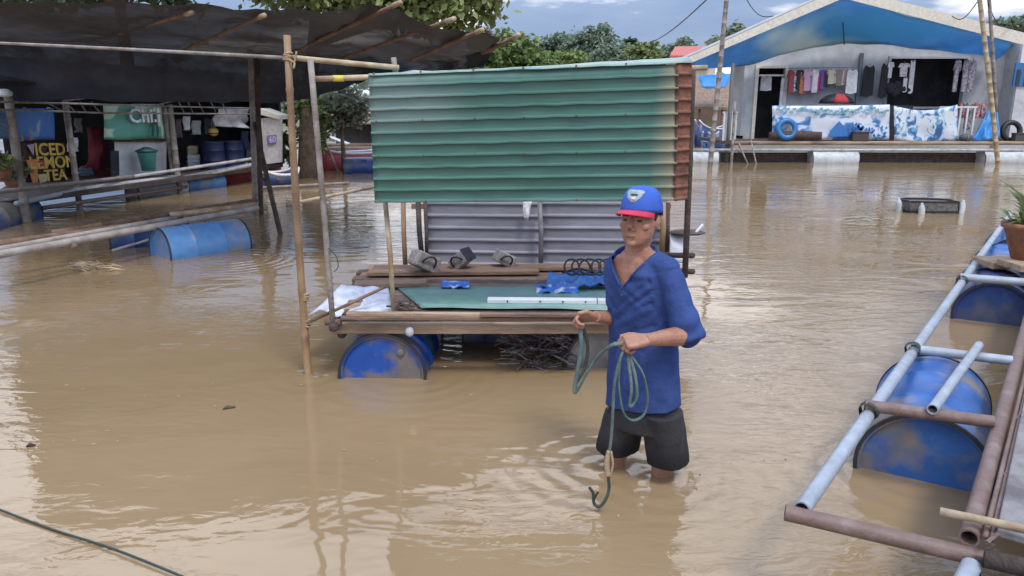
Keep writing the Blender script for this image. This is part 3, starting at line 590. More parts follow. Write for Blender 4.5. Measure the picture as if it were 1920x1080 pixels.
# small shiny pot on the roof edge
p = S(5, 178, -.5); MB().lathe([(.12, 0), (.12, .04), (.1, .3), (.001, .3)], p+Vector((0, 0, -.3)), (0, 0, 1), 14)
for k, (px, py) in enumerate(((8, 176), (192, 183), (338, 184))):
    p = S(px, py, -.6); tag(MB().lathe([(.001, .07), (.06, .06), (.11, .02), (.1, -.02), (.001, -.03)], p, (.1, -.2, 1), 14).build('lamp_shade', m_white, None, smooth=True, origin=p), ['small white lamp cover at the top of the leftmost post', 'small white lamp cover above the green poster', 'small white lamp cover right of the green poster'][k], 'lamp', 'white lamp covers on the truss')

# ------------------------------------------------------------------ left: floating walkway with drums
wk = thing('walkway', 'narrow floating walkway of pale pipes and bamboo on blue drums at the left', 'walkway', at_z(300, 430, 0))
zw = .36
pole('pipe', at_z(-60, 488, zw), at_z(482, 390, zw), .038, m_pipe_walk, parent=wk, nodes=False, bend=0, n=12)
pole('pipe', at_z(-60, 478, zw+.02), at_z(330, 408, zw+.02), .03, m_pipe_walk, parent=wk, nodes=False, bend=0, n=10)
pole('bamboo', at_z(100, 438, zw), at_z(480, 376, zw), .04, m_wood, parent=wk, seed=3)
pole('bamboo', at_z(-60, 466, zw), at_z(300, 416, zw), .04, m_wood, parent=wk, seed=4)
pole('bamboo', at_z(320, 404, zw), at_z(480, 384, zw), .04, m_bamboo_pale, parent=wk, seed=5)
for px in (120, 340):
    pole('crossbar', at_z(px, 436-(px-120)*.165, zw-.04), at_z(px+20, 462-(px-120)*.18, zw-.04), .03, m_wood, parent=wk, nodes=False)
a, b = at_z(322, 488, 0), at_z(470, 466, 0)
dd = (b-a); dd.z = 0; nn = Vector((-dd.y, dd.x, 0)).normalized()
drum(wk, (a+b)/2+nn*.27+Vector((0, 0, .06)), dd, .28, dd.length*1.02, m_blue_pale)
a2, b2 = at_z(205, 470, 0), at_z(300, 462, 0); d2 = Vector((.8, .4, 0))
drum(wk, (a2+b2)/2+Vector((.0, .35, .03)), d2, .27, .85, m_navy)
pole('tie_bar', at_z(210, 470, .08), at_z(298, 444, .2), .015, m_pipe_white, parent=wk, nodes=False)
pole('mooring_stake', at_y(478, 232, 11.5), Vector((at_y(492, 450, 9).x, 9.9, -.3)), .035, m_wood_dark, 'dark slanting stake beside the tall posts at the end of the walkway', 'stake', bend=.02)
pole('floating_pole', at_z(490, 352, .05), at_z(655, 343, .05), .03, m_bamboo_grey, 'grey pole floating on the water right of the tall posts', 'pole', nodes=False)
# floating twigs
tw = MB(); rnd = random.Random(11)
for i in range(26):
    p = at_z(rnd.uniform(145, 215), rnd.uniform(492, 507), .01); d = Vector((rnd.uniform(-1, 1), rnd.uniform(-.3, .3), rnd.uniform(0, .15)))*rnd.uniform(.06, .2)
    tw.tube([p-d, p+Vector((0, 0, .015)), p+d], .008, 5)
tag(tw.build('floating_twigs', m_bamboo_pale, smooth=True), None, None, kind='stuff')
for k, (px, py, l) in enumerate(((430, 765, .05), (58, 836, .03))):
    p = at_z(px, py, .004); d = Vector((.6, .35, 0))*l
    tag(MB().tube([p-d, p-d*.4+Vector((0, .008, .006)), p+d*.4, p+d], [.004, .011, .01, .003], 6).build('floating_leaf', m_wood_dark, None, smooth=True, origin=p), ['dark curled leaf floating left of the blue drum', 'tiny dark leaf floating near the left edge'][k], 'leaf')
tag(MB().tube(curve_pts([at_z(-40, 940, .012), at_z(90, 990, .006), at_z(220, 1032, .012), at_z(400, 1105, .01)], 10), .005, 6).build('mooring_line', m_rope_dark, smooth=True), 'thin dark rope lying across the water at the lower left', 'rope')

mb = MB(); rnd = random.Random(77)
for i in range(150):
    px, py = rnd.uniform(-20, 1500), 420+560*rnd.random()**.8
    if noise.noise(Vector((px*.004, py*.006, 3))) < -.05: continue
    p = at_z(px, py, .003); a = rnd.uniform(0, 6.28); l = rnd.uniform(.006, .022)*(.5+p.y/8); d = Vector((math.cos(a), math.sin(a)*.6, 0))*l; e = Vector((-d.y, d.x, 0))*.4
    mb.add([p-d, p-d*.2+e, p+d, p+d*.1-e], [(0, 1, 2, 3)])
tag(mb.build('scum_and_glint_flecks', M('scum_glint', (.4, .33, .24), .8, (.2, .14, .08), 3)), None, None, kind='stuff')  # flecks: floating bits, and small water reflections put into their colour
rnd = random.Random(31); ccols = [('dark_green', (.03, .08, .06)), ('dull_red', (.22, .05, .05)), ('slate', (.1, .12, .16)), ('tan', (.3, .24, .16)), ('pale_grey', (.4, .41, .43))]
for k, (px, py, w, h, lab) in enumerate(((150, 330, 26, 18, 'slate grey crate on the shop deck right of the iced lemon tea board'), (186, 332, 20, 14, 'dull red crate on the shop deck left of the white counter'), (352, 312, 22, 22, 'pale grey crate in the dark shop, left of the barrels'), (352, 290, 18, 16, 'tan box stacked on the pale grey crate in the dark shop'), (376, 312, 18, 14, 'dark green crate in the dark shop beside the pale grey one'), (462, 300, 16, 30, 'slate grey tall box at the right end of the dark shop'))):
    a, b, c_, d_ = S(px, py-h, .35), S(px+w, py-h, .35), S(px+w, py-2, .35), S(px, py, .35)
    nm, cc_ = [ccols[2], ccols[1], ccols[4], ccols[3], ccols[0], ccols[2]][k]
    t = thing('crate' if k not in (3, 5) else 'box', lab, 'crate' if k not in (3, 5) else 'box', d_)
    quadbox(a, b, c_, d_, .3, Vector((-.25, .9, 0))).build('body', M(nm+'_crate', cc_, .6), t)
    for v in (.25, .6): MB().bar(lerp(a, d_, v)+Vector((0, -.02, 0)), lerp(b, c_, v)+Vector((0, -.02, 0)), .03, .04).build('slat', M(nm+'_crate', cc_, .6), t)
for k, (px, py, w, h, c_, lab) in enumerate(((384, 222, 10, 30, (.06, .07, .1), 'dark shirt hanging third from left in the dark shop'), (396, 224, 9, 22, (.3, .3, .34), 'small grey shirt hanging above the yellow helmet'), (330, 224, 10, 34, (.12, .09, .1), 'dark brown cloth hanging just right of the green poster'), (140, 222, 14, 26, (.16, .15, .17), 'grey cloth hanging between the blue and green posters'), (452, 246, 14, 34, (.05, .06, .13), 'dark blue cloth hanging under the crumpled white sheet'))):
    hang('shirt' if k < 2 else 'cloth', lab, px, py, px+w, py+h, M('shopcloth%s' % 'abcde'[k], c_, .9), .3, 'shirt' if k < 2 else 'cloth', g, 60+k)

# ------------------------------------------------------------------ left background: boats, clutter
def boat(name, lab, px0, px1, py, Y0, Y1, h, mat_hull, mat_rail, group):
    a, b = at_y(px0, py, Y0), at_y(px1, py, Y1); a.z = b.z = 0; t = thing(name, lab, 'boat', (a+b)/2, group); d = (b-a); L = d.length; d.normalize(); w = Vector((-d.y, d.x, 0)); rows = []
    for i in range(13):
        s = i/12; c = lerp(a, b, s); k = math.sin(math.pi*min(max(s, .03), .97))**.55; sh = h*(1+.5*(2*s-1)**4)
        rows.append([c + w*.45*k*u + Vector((0, 0, sh*v)) for u, v in ((-1.0, 1), (-.85, .3), (-.4, -.25), (.4, -.25), (.85, .3), (1.0, 1))])
    MB().grid(rows).build('hull', mat_hull, t, smooth=True, solid=.03)
    for s in (0, -1):
        MB().tube([r[s]+Vector((0, 0, .02)) for r in rows], .035, 6).build('gunwale', mat_rail, t, smooth=True)
    for f in (.3, .6):
        c = lerp(a, b, f); MB().bar(c-w*.36+Vector((0, 0, h*.7)), c+w*.36+Vector((0, 0, h*.7)), .2, .04).build('thwart', m_wood, t)
    return t
boat('long_boat', 'red long boat with white rim behind the bamboo frame', 598, 745, 318, 20.5, 22.5, .42, m_boat_red, m_boat_white, 'moored boats at the left')
boat('long_boat', 'red and white boat moored behind the tall posts', 410, 520, 318, 17.2, 19.5, .36, m_boat_red, m_boat_white, 'moored boats at the left')
boat('long_boat', 'small blue boat between the white sign and the thick trunk', 492, 556, 336, 16.6, 17.2, .22, m_navy, m_boat_white, 'moored boats at the left')
p = at_y(690, 300, 20); drum(tag(thing('float_drum', 'blue float drum at the end of the red long boat', 'drum', p), None, None), Vector((p.x-.2, 20, .12)), (1, .2, 0), .28, .9, m_navy, 'shell')
hutp = at_y(650, 300, 26)
hut = thing('lean_to', 'dark low lean to shed with pale roof behind the red boat', 'shed', hutp)
c0, c1 = at_y(628, 232, 26), at_y(720, 232, 26); z0 = .25
MB().box(((c0.x+c1.x)/2, 27, (z0+c0.z)/2), (c1.x-c0.x, 2, c0.z-z0)).build('shed_wall', m_dark, hut)
quadbox(at_y(618, 230, 25.6), at_y(730, 230, 25.6), at_y(725, 205, 28.5), at_y(640, 205, 28.5), .05).build('shed_roof', m_thatch, hut)
deckc = thing('jetty', 'low grey jetty stacked with boards behind the red boat', 'jetty', at_y(640, 300, 23))
ja, jb = at_y(600, 262, 23), at_y(720, 262, 23)
for i in range(7):
    y = 22.6+i*.22; z = .42+.07*(i % 3)
    MB().bar((ja.x-.2*(i % 2), y, z), (jb.x, y+.1, z), .2, .05).build('plank', [m_wood_pale, m_block, m_wood][i % 3], deckc)
for x in (ja.x+.2, (ja.x+jb.x)/2, jb.x-.3):
    MB().tube([(x, 22.6, .4), (x, 22.6, -.4)], .06, 8).build('pile', m_wood_dark, deckc, smooth=True)
for k, (px, py, s) in enumerate(((612, 256, 26), (640, 262, 22))):
    a = at_y(px-s, py-5, 22.3); b = at_y(px+s*.6, py+8, 22.3)
    tag(MB().bar(a, b, .5, .035).build('loose_board', m_white, None, origin=a), ['pale board lying tilted on the grey jetty, the upper one', 'pale board lying on the grey jetty, the lower one'][k], 'board', 'pale boards on the jetty')
pole('mooring_stake', at_y(602, 250, 20), Vector((at_y(640, 320, 20).x, 20, -.2)), .03, m_bamboo_pale, 'thin pale stake leaning towards the red boat', 'stake', nodes=False)

# ------------------------------------------------------------------ right background: huts
bh = thing('thatched_hut', 'thatched hut with a blue tarp awning left of the big house', 'hut', at_y(1330, 250, 38))
hx0, hx1 = at_y(1296, 200, 38).x, at_y(1400, 200, 38).x
quadbox(at_y(1285, 200, 37), at_y(1345, 200, 37), at_y(1345, 140, 40), at_y(1300, 140, 40), .12).build('thatch_roof', m_thatch, bh)
quadbox(at_y(1345, 200, 37), at_y(1410, 206, 37), at_y(1402, 148, 40), at_y(1345, 140, 40), .12).build('thatch_roof', m_thatch, bh)
MB().box(((hx0+hx1)/2, 39.5, .95), (hx1-hx0-.6, .1, 1.5)).build('hut_wall', M('hut_wall', (.5, .4, .3), .8, (.6, .52, .42), 2), bh)
MB().box(((hx0+hx1)/2, 38.5, .16), (hx1-hx0, 3, .16)).build('deck', m_wood_pale, bh)
for px in (1312, 1355, 1392):
    p = at_y(px, 200, 37.2); MB().tube([(p.x, 37.2, -.3), (p.x, 37.2, 1.8)], .06, 8).build('post', m_wood, bh, smooth=True)
cloth_mb(at_y(1308, 142, 36.6), at_y(1372, 138, 36.6), at_y(1360, 166, 36), at_y(1316, 164, 36), 8, 4, .15, 3, 3).build('awning', m_tarp_plain, bh, smooth=True, solid=.01)
boat('row_boat', 'dark blue boat moored in front of the thatched hut', 1306, 1372, 246, 33, 34, .75, m_navy, m_boat_white, 'boats by the hut')
boat('row_boat', 'pale blue small boat moored nearer the leaning pole', 1322, 1352, 268, 29, 29.6, .5, m_blue_pale, m_boat_white, 'boats by the hut')
rr = thing('red_roof_house', 'distant house with a red roof left of the blue eave', 'house', at_y(1295, 150, 60))
quadbox(at_y(1256, 104, 58), at_y(1345, 104, 58), at_y(1325, 86, 63), at_y(1266, 87, 63), .15).build('roof', m_red_roof, rr)
a, b = at_y(1262, 104, 60), at_y(1340, 104, 60); MB().box(((a.x+b.x)/2, 61, (a.z+.4)/2-.1), (b.x-a.x, 3, a.z-.4)).build('wall', m_cream, rr)

# ------------------------------------------------------------------ the house at right
YF, YW = 23.6, 25.2
def HF(px, py): return at_y(px, py, YF)
def HW(px, py): return at_y(px, py, YW)
zdk = at_y(1600, 264, YF+.1).z
house = thing('floating_house', 'white floating house with cream gable fascia and blue tarp under its roof', 'house', Vector((HF(1640, 300).x, YF, 0)))
xl, xr = HW(1398, 200).x, HW(2150, 200).x
def wallx(px): return HW(px, 200).x
def wallz(py): return HW(1600, py).z
# front wall with openings, made of butted panels
wt = .12; ztop = wallz(70)
def wbox(x0, x1, z0, z1): return (((x0+x1)/2, YW+wt/2, (z0+z1)/2), (x1-x0, wt, z1-z0))
mbw = MB()
dx0, dx1, dz = wallx(1417), wallx(1466), wallz(128); wx0, wx1, wz0, wz1 = wallx(1660), wallx(1800), wallz(200), wallz(110)
for x0, x1, z0, z1 in ((xl, dx0, zdk, ztop), (dx0, dx1, dz, ztop), (dx1, wx0, zdk, ztop), (wx0, wx1, zdk, wz0), (wx0, wx1, wz1, ztop), (wx1, wallx(1872), zdk, ztop)):
    mbw.box(*wbox(x0, x1, z0, z1))
mbw.build('front_wall', m_wall, house)
# right room comes forward
rx = wallx(1872)
MB().box(((rx+xr)/2, YF+.9, (zdk+ztop)/2), (xr-rx, .12, ztop-zdk)).build('room_wall', m_white, house)
MB().box((rx+.06, (YF+.96+YW)/2+.0, (zdk+ztop)/2), (.12, YW-YF-.96, ztop-zdk)).build('return_wall', m_wall, house)
MB().box((xl-.06, YW+.6, (zdk+ztop-1)/2+.2), (.12, 1.2, ztop-zdk-.8)).build('side_wall', m_wall, house)
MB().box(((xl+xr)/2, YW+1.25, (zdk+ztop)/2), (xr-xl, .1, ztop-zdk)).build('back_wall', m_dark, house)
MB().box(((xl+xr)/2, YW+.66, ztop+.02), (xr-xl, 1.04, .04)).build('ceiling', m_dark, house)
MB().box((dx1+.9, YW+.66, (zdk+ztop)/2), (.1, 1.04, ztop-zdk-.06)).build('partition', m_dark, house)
# door frame, window frame
fr = MB(); y0 = YW-.03
fr.box((dx0-.05, y0, (zdk+dz)/2), (.1, .08, dz-zdk)); fr.box((dx1+.05, y0, (zdk+dz)/2), (.1, .08, dz-zdk)); fr.box(((dx0+dx1)/2, y0, dz+.05), (dx1-dx0+.2, .08, .1))
fr.build('door_frame', m_cream, house)
MB().box(((dx0+dx1)/2, YW+.03, dz-.22), (dx1-dx0, .04, .05)).build('door_bar', m_cream, house)
fr = MB(); fr.box(((wx0+wx1)/2, y0, wz1+.04), (wx1-wx0+.16, .06, .08)); fr.box((wx0-.04, y0, (wz0+wz1)/2), (.08, .06, wz1-wz0)); fr.box((wx1+.04, y0, (wz0+wz1)/2), (.08, .06, wz1-wz0)); fr.box(((wx0+wx1)/2, y0, wz0-.03), (wx1-wx0+.16, .1, .06))
fr.build('window_frame', m_wall, house)
# pillar at mid wall
pxm = wallx(1603); MB().box((pxm, YW-.1, (zdk+wallz(100))/2), (.1, .1, wallz(100)-zdk)).build('post', M('grey_post', (.16, .2, .22), .6), house)
# side window at right room
a, b = at_y(1905, 118, YF+.8), at_y(1960, 162, YF+.8)
wn = MB().box(((a.x+b.x)/2, YF+.82, (a.z+b.z)/2), (b.x-a.x, .06, a.z-b.z)).build('window', M('blue_window_frame', (.05, .17, .4), .5), house)
for k in range(4):
    x = lerp(a.x, b.x, (k+.5)/4); MB().box((x, YF+.78, (a.z+b.z)/2-.1), (.12, .03, (a.z-b.z)*.7)).build('pane', M('dark_pane', (.03, .05, .08), .15), wn)
# roof: two slopes, fascias
apx = HF(1580, -18); le = HF(1290, 112); re = HF(2080, 108)
RB = Vector((0, 3.2, 0))
RF = Vector((0, YW-.35-YF, 0))
quadbox(le+RF, apx+RF, apx+RB, le+RB, .05, Vector((0, 0, 1))).build('roof', m_roof, house)
quadbox(apx+RF, re+RF, re+RB, apx+RB, .05, Vector((0, 0, 1))).build('roof', m_roof, house)
def fascia(a, b, w0, w1, name):
    a = a+Vector((0, -.06, .07)); b = b+Vector((0, -.06, .07))
    vs = [a, b, b-Vector((0, 0, w1)), a-Vector((0, 0, w0))]
    quadbox(vs[0], vs[1], vs[2], vs[3], .05, Vector((0, -1, 0))).build(name, m_cream, house)
fascia(le, apx, .2, .3, 'fascia_board'); fascia(apx, re, .3, .36, 'fascia_board')
# blue tarp slung under the gable
tt = [(1296, 116), (1340, 98), (1400, 72), (1480, 36), (1560, 4), (1600, 2), (1680, 28), (1760, 48), (1850, 72), (1900, 84)]
tb = [(1300, 124), (1345, 128), (1405, 120), (1480, 100), (1560, 84), (1620, 82), (1690, 86), (1760, 96), (1830, 104), (1868, 110)]
ra = curve_pts([at_y(x, y-6, YF+.03) for x, y in tt], 4); rb = curve_pts([at_y(x, y, YW-.25 if x > 1400 else YF+.5) for x, y in tb], 4); rows = []
for i in range(9):
    v = i/8; rows.append([lerp(a, b, v) + Vector((0, 0, -.14*math.sin(math.pi*v)+.09*noise.noise(Vector((j*.3, v*2.2, 4))))) for j, (a, b) in enumerate(zip(ra, rb))])
tarp_o = MB().grid(rows).build('tarp', m_tarp, house, smooth=True, solid=.008)
hw = wloc(house)
blotch(m_tarp, at_y(1535, 76, YW-.7)-hw, (2.2, 3, .7), (.62, .70, .68)); blotch(m_tarp, at_y(1640, 50, YF+.6)-hw, (2.4, 3, .6), (.16, .46, .66))
# plain tarp flap along the left eave
# deck, beams, pipes
xdl, xdr = HF(1358, 270).x, HF(2150, 270).x
MB().box(((xdl+xdr)/2, YF+1.6, zdk-.05), (xdr-xdl, 3.2, .1)).build('deck', m_wood_dark, house)
for py, r, mt in ((268, .06, m_wood_pale), (281, .045, m_pipe_white)):
    a = HF(1296 if py > 270 else 1370, py); b = HF(2150, py); a.y = b.y = YF-.1
    MB().tube([a, b], r, 8).build('edge_beam', mt, house, smooth=True)
MB().box(((xdl+xdr)/2, YF+.35, .12), (xdr-xdl, .1, .34)).build('skirt', m_wood_dark, house)
for px0, px1 in ((1296, 1345), (1520, 1606), (1840, 1935)):
    a, b = HF(px0, 292), HF(px1, 292); drum(house, Vector(((a.x+b.x)/2, YF+.05, .09)), (1, 0, 0), .3, b.x-a.x, m_white_drum, 'float_drum', bung=False)
# eave posts, left balustrade
for px, pt in ((1377, 118), (1372, 196)):
    a = HF(px, pt); MB().tube([(a.x, YF+.15, a.z), (a.x, YF+.15, -.4)], .06, 8).build('porch_post', M('porch_post', (.12, .13, .13), .7), house, smooth=True)
for k in range(7):
    x = lerp(HF(1376, 0).x, HF(1416, 0).x, k/6); MB().box((x, YF+.2+k*.15, zdk+.42), (.05, .05, .84)).build('baluster', m_white, house)
MB().bar((HF(1374, 0).x, YF+.2, zdk+.86), (HF(1418, 0).x, YF+1.15, zdk+.86), .06, .05).build('handrail', m_white, house)
for k in range(6):
    x = lerp(HF(1800, 0).x, HF(1868, 0).x, k/5); MB().box((x, YF+.3, zdk+.5), (.05, .05, 1.0)).build('baluster', m_white, house)
MB().bar((HF(1798, 0).x, YF+.3, zdk+1.02), (HF(1872, 0).x, YF+.3, zdk+1.02), .06, .05).build('handrail', m_white, house)
# ladder at left deck corner
for k, (p0, p1) in enumerate((((1372, 262), (1362, 310)), ((1404, 262), (1410, 312)), ((1382, 268), (1396, 312)))):
    a, b = HF(*p0), HF(*p1); a.y = YF-.2; b.y = YF-.5; pole('brace', a, b, .025, m_bamboo_grey, parent=house, nodes=False, n=6)
# hanging light in the porch
a = HF(1583, 40); tag(MB().tube([at_y(1580, 28, 24.2), at_y(1583, 84, 24.2)], .018, 6).build('hanging_cord', m_black, None, smooth=True), 'dark cord hanging in the gable of the house', 'cord')

def hbanner(lab, px0, py0, px1, py1, mat, seed, sag, sx=0):
    Y = YF+.12; tl, tr, br, bl_ = at_y(px0, py0, Y), at_y(px1, py0-2, Y), at_y(px1, py1, Y), at_y(px0, py1, Y)
    return tag(cloth_mb(tl, tr, br, bl_, 24, 8, .06, 5, seed, sag=sag).build('banner', mat, None, smooth=True, solid=.01, origin=tl), lab, 'banner', 'printed banners on the porch railing')
m_bn = print_mat('blue_white_print', [(.06, .17, .42), (.16, .36, .6), (.62, .68, .78), (.68, .72, .8)], 2.2, (1, 1, 1.3), (.36, .44, .49, .6), 1.0)
m_bn2 = print_mat('blue_white_print_dense', [(.05, .13, .3), (.2, .42, .6), (.6, .68, .76), (.66, .7, .76)], 3.0, (1.2, 1, 1), (.38, .46, .52, .6), 1.4)
hb = hbanner('wide white banner with blue ink pattern on the porch railing', 1448, 198, 1668, 262, m_bn, 1, .02)
# top frieze and blue mound print
def hpoly(o, pts, mat, name, Y=YF+.05):
    ps = [at_y(x, y, Y) for x, y in pts]; k = len(ps); b2 = [p+Vector((0, .02, 0)) for p in ps]
    org = wloc(o); return MB().add(ps+b2, [tuple(range(k)), tuple(range(2*k-1, k-1, -1))]+[(i, k+i, k+(i+1) % k, (i+1) % k) for i in range(k)]).build(name, mat, o)
m_ink = M('blue_ink', (.04, .17, .46), .6); m_ink2 = M('teal_ink', (.2, .38, .45), .6); m_navyink = M('navy_ink', (.03, .06, .2), .6)
rnd = random.Random(3)
fr = MB()
for k in range(34):
    x = 1454+k*6.2; y = 202+rnd.uniform(0, 9); ps = [at_y(x+rnd.uniform(-2, 2), y, YF+.035), at_y(x+7, y-3+rnd.uniform(-2, 2), YF+.035), at_y(x+9, y+2, YF+.035), at_y(x+2, y+4, YF+.035)]
    fr.add(ps, [(0, 1, 2, 3)])
f = fr.build('printed_frieze', m_ink2, hb, solid=.006); f['kind'] = 'stuff'
hpoly(hb, [(1552, 256), (1560, 242), (1570, 231), (1574, 227), (1580, 234), (1586, 240), (1592, 256)], m_ink, 'printed_mound')
fr = MB()
for k in range(44):
    x = rnd.uniform(1590, 1662); y = rnd.uniform(234, 258); s = rnd.uniform(2, 5)
    fr.add([at_y(x, y, YF+.03), at_y(x+s, y-s, YF+.03), at_y(x+s*1.5, y, YF+.03), at_y(x+s*.6, y+s*.8, YF+.03)], [(0, 1, 2, 3)])
fr.build('printed_waves', m_ink, hb, solid=.006)['kind'] = 'stuff'
hb2 = hbanner('sagging blue and white patterned banner right of the wide one', 1676, 198, 1795, 264, m_bn2, 2, .16)
# swim ring, boat-shaped bundle, dome, tyre
def torus(name, c, axis, Rr, r, mat, lab, cat, seg=28):
    axis = Vector(axis).normalized(); q = axis.to_track_quat('Z', 'Y').to_matrix(); c = Vector(c); mb = MB(); k = 10; vs = []
    for i in range(seg):
        a = 2*math.pi*i/seg
        for j in range(k):
            b = 2*math.pi*j/k; vs.append(c+q @ Vector(((Rr+r*math.cos(b))*math.cos(a), (Rr+r*math.cos(b))*math.sin(a), r*math.sin(b))))
    fs = [(i*k+j, ((i+1) % seg)*k+j, ((i+1) % seg)*k+(j+1) % k, i*k+(j+1) % k) for i in range(seg) for j in range(k)]
    return tag(mb.add(vs, fs).build(name, mat, None, smooth=True, origin=c), lab, cat)
torus('swim_ring', at_y(1475, 242, YF-.05), (0, -1, .2), .26, .085, M('ring_blue', (.03, .17, .42), .4), 'blue swim ring leaning on the wide banner', 'swim ring')
a = at_y(1492, 254, YF+.0); a.z = zdk+.1
bd = thing('canoe', 'dark brown narrow canoe lying on the porch in front of the wide banner', 'canoe', a); rows = []
for i in range(11):
    s = i/10; c = lerp(at_y(1442, 254, YF-.02), at_y(1540, 254, YF-.02), s); c.z = zdk+.02; k = math.sin(math.pi*min(max(s, .04), .96))**.5
    rows.append([c+Vector((0, .13*k*u, .02+v*.26*(.8+.2*k))) for u, v in ((-.6, 0), (-1, .6), (-.8, 1), (.8, 1), (1, .6), (.6, 0))])
MB().grid(rows).build('hull', m_wood_dark, bd, smooth=True, solid=.02)
dm = at_y(1568, 192, YF+.8); dt = thing('umbrella', 'opened black umbrella with a red panel behind the wide banner', 'umbrella', dm)
rows = [[dm+Vector((.55*math.cos(t)*math.cos(a), .4*math.cos(t)*math.sin(a), .32*math.sin(t)-.05)) for a in [2*math.pi*j/16 for j in range(17)]] for t in [R(2), R(25), R(50), R(70), R(88)]]
MB().grid(rows).build('canopy', m_black, dt, smooth=True, solid=.008)
rows = [[dm+Vector((.56*math.cos(t)*math.cos(a), -.41*math.cos(t)*abs(math.sin(a))-.01, .33*math.sin(t)-.05)) for a in [R(65)+R(50)*j/6 for j in range(7)]] for t in [R(5), R(30), R(55), R(75)]]
MB().grid(rows).build('red_panel', m_red, dt, smooth=True, solid=.008)
MB().tube([dm+Vector((0, 0, .25)), Vector((dm.x, dm.y, zdk))], .012, 6).build('shaft', m_steel, dt)
ty = at_y(1896, 246, YF+.2); torus('tyre', ty, (0, -1, .15), .27, .08, m_black, 'black tyre standing at the right end of the porch', 'tyre')
# clothes
def shirt(lab, px, pyt, wpx, hpx, Y, mat, seed, group, sleeves=True, cat='shirt', name='shirt'):
    k = Y/FPX; w, h = wpx*k/2, hpx*k; c = at_y(px, pyt, Y); rnd = random.Random(seed)
    out = [(-.25, 0), (-.75, .04), (-1.0, .3), (-.82, .36), (-.62, .24), (-.6, 1), (.6, 1), (.62, .24), (.82, .36), (1.0, .3), (.75, .04), (.25, 0), (0, .07)] if sleeves else [(-.5, 0), (-.75, .12), (-.8, 1), (0, 1.03), (.8, .97), (.72, .12), (.5, 0), (0, .08)]
    fr = [c+Vector((u*w, -.03*math.cos(u*3+seed)-.015*math.sin(v*9+seed), -v*h)) for u, v in out]; bk = [p+Vector((0, .06, 0)) for p in fr]; n = len(fr)
    o = MB().add(fr+bk, [tuple(range(n)), tuple(range(2*n-1, n-1, -1))]+[(i, n+i, n+(i+1) % n, (i+1) % n) for i in range(n)]).build(name, mat, None, bevel=.012, origin=c)
    hk = MB().tube([c+Vector((0, .03, -.02)), c+Vector((0, .03, .06))], .008, 5).build('hook', m_steel, o)
    hk.parent = o
    return tag(o, lab, cat, group)
def cmat(n, c, c2=None): return M(n+'_cloth', c, .85, c2, 14, (.45, .6))
line_items = [('dark red', (.25, .05, .07), None), ('striped blue and white', (.1, .14, .25), (.6, .6, .62)), ('black', (.03, .025, .03), None), ('orange', (.5, .2, .09), (.2, .08, .06)), ('pink', (.5, .3, .42), None), ('lilac', (.3, .2, .42), None), ('white', (.62, .55, .6), (.5, .1, .14)), ('crimson', (.38, .05, .09), None), ('purple', (.16, .08, .28), None), ('charcoal', (.04, .035, .04), None), ('cream yellow', (.5, .48, .34), None), ('pale grey', (.45, .43, .46), None), ('brown', (.26, .2, .17), None), ('off white', (.55, .53, .5), None), ('dull pink', (.4, .27, .29), None)]
for i, (cn, c, c2) in enumerate(line_items):
    px = 1486+i*7.4; hh = (38 if i < 9 else 26)-(i % 3)*3
    shirt(f'small {cn} garment on the porch clothes line left of the white shirt', px, 130+(i % 2), 16, hh+3, YW-.35+.03*(i % 2), cmat(cn.replace(' ', '_'), c, c2), i, 'clothes on the porch line', i % 2 == 0, 'garment', 'garment')
pole('clothes_line', at_y(1478, 128, YW-.32), at_y(1602, 126, YW-.32), .012, m_steel, 'thin clothes line on the porch wall', 'clothes line', nodes=False, bend=0)
wc = m_white_cloth; bk = cmat('black2', (.018, .018, .022))
shirt('plain white shirt hanging by the grey porch post', 1600, 130, 24, 42, YW-.45, wc, 30, None, False)
shirt('long black dress hanging right of the white shirt', 1632, 122, 26, 54, YW-.35, bk, 31, None, False, 'dress', 'dress')
shirt('black garment at the left edge of the dark window', 1662, 118, 18, 60, YW-.4, bk, 32, None, False, 'garment', 'garment')
shirt('narrow white shirt at the top left of the dark window', 1672, 116, 13, 28, YW-.42, wc, 33, 'white shirts at the dark window')
shirt('white shirt with grey square in the dark window', 1697, 118, 22, 24, YW-.45, cmat('whitegrey', (.62, .62, .62), (.3, .3, .32)), 34, 'white shirts at the dark window')
shirt('white towel strip under the white shirt with grey square', 1699, 145, 8, 26, YW-.45, wc, 35, None, False, 'towel', 'towel')
shirt('long narrow white towel in the middle left of the dark window', 1714, 112, 9, 58, YW-.45, wc, 36, None, False, 'towel', 'towel')
for k, (px, lab) in enumerate(((1798, 'leftmost'), (1815, 'middle'), (1826, 'rightmost'))):
    shirt(f'pale shirt at the right end of the dark window, {lab} of three', px, 112, 14, 56, YW-.4-.02*k, cmat('pale_pink', (.58, .52, .56), (.2, .18, .2)), 40+k, 'three pale shirts at the window')
shirt('white towel hanging in the dark doorway', 1438, 142, 26, 26, YW+.2, wc, 50, None, False, 'towel', 'towel')
shirt('white curtain strip beside the door', 1470, 144, 11, 52, YW-.1, wc, 51, None, False, 'curtain', 'curtain')
a = at_y(1690, 155, YW-.3); sb = thing('rack', 'dark rack heaped with clothes under the window shirts', 'rack', Vector((a.x, a.y, zdk)))
mb = MB(); rnd = random.Random(8)
for k in range(9):
    p = at_y(rnd.uniform(1668, 1706), rnd.uniform(160, 176), YW-.35); mb.ell(p, (rnd.uniform(.12, .22), .12, rnd.uniform(.1, .18)), nu=10, nv=6)
mb.build('clothes_heap', bk, sb, smooth=True)
MB().box((a.x, YW-.35, zdk+.55), (.75, .3, 1.05)).build('frame', m_dark, sb)
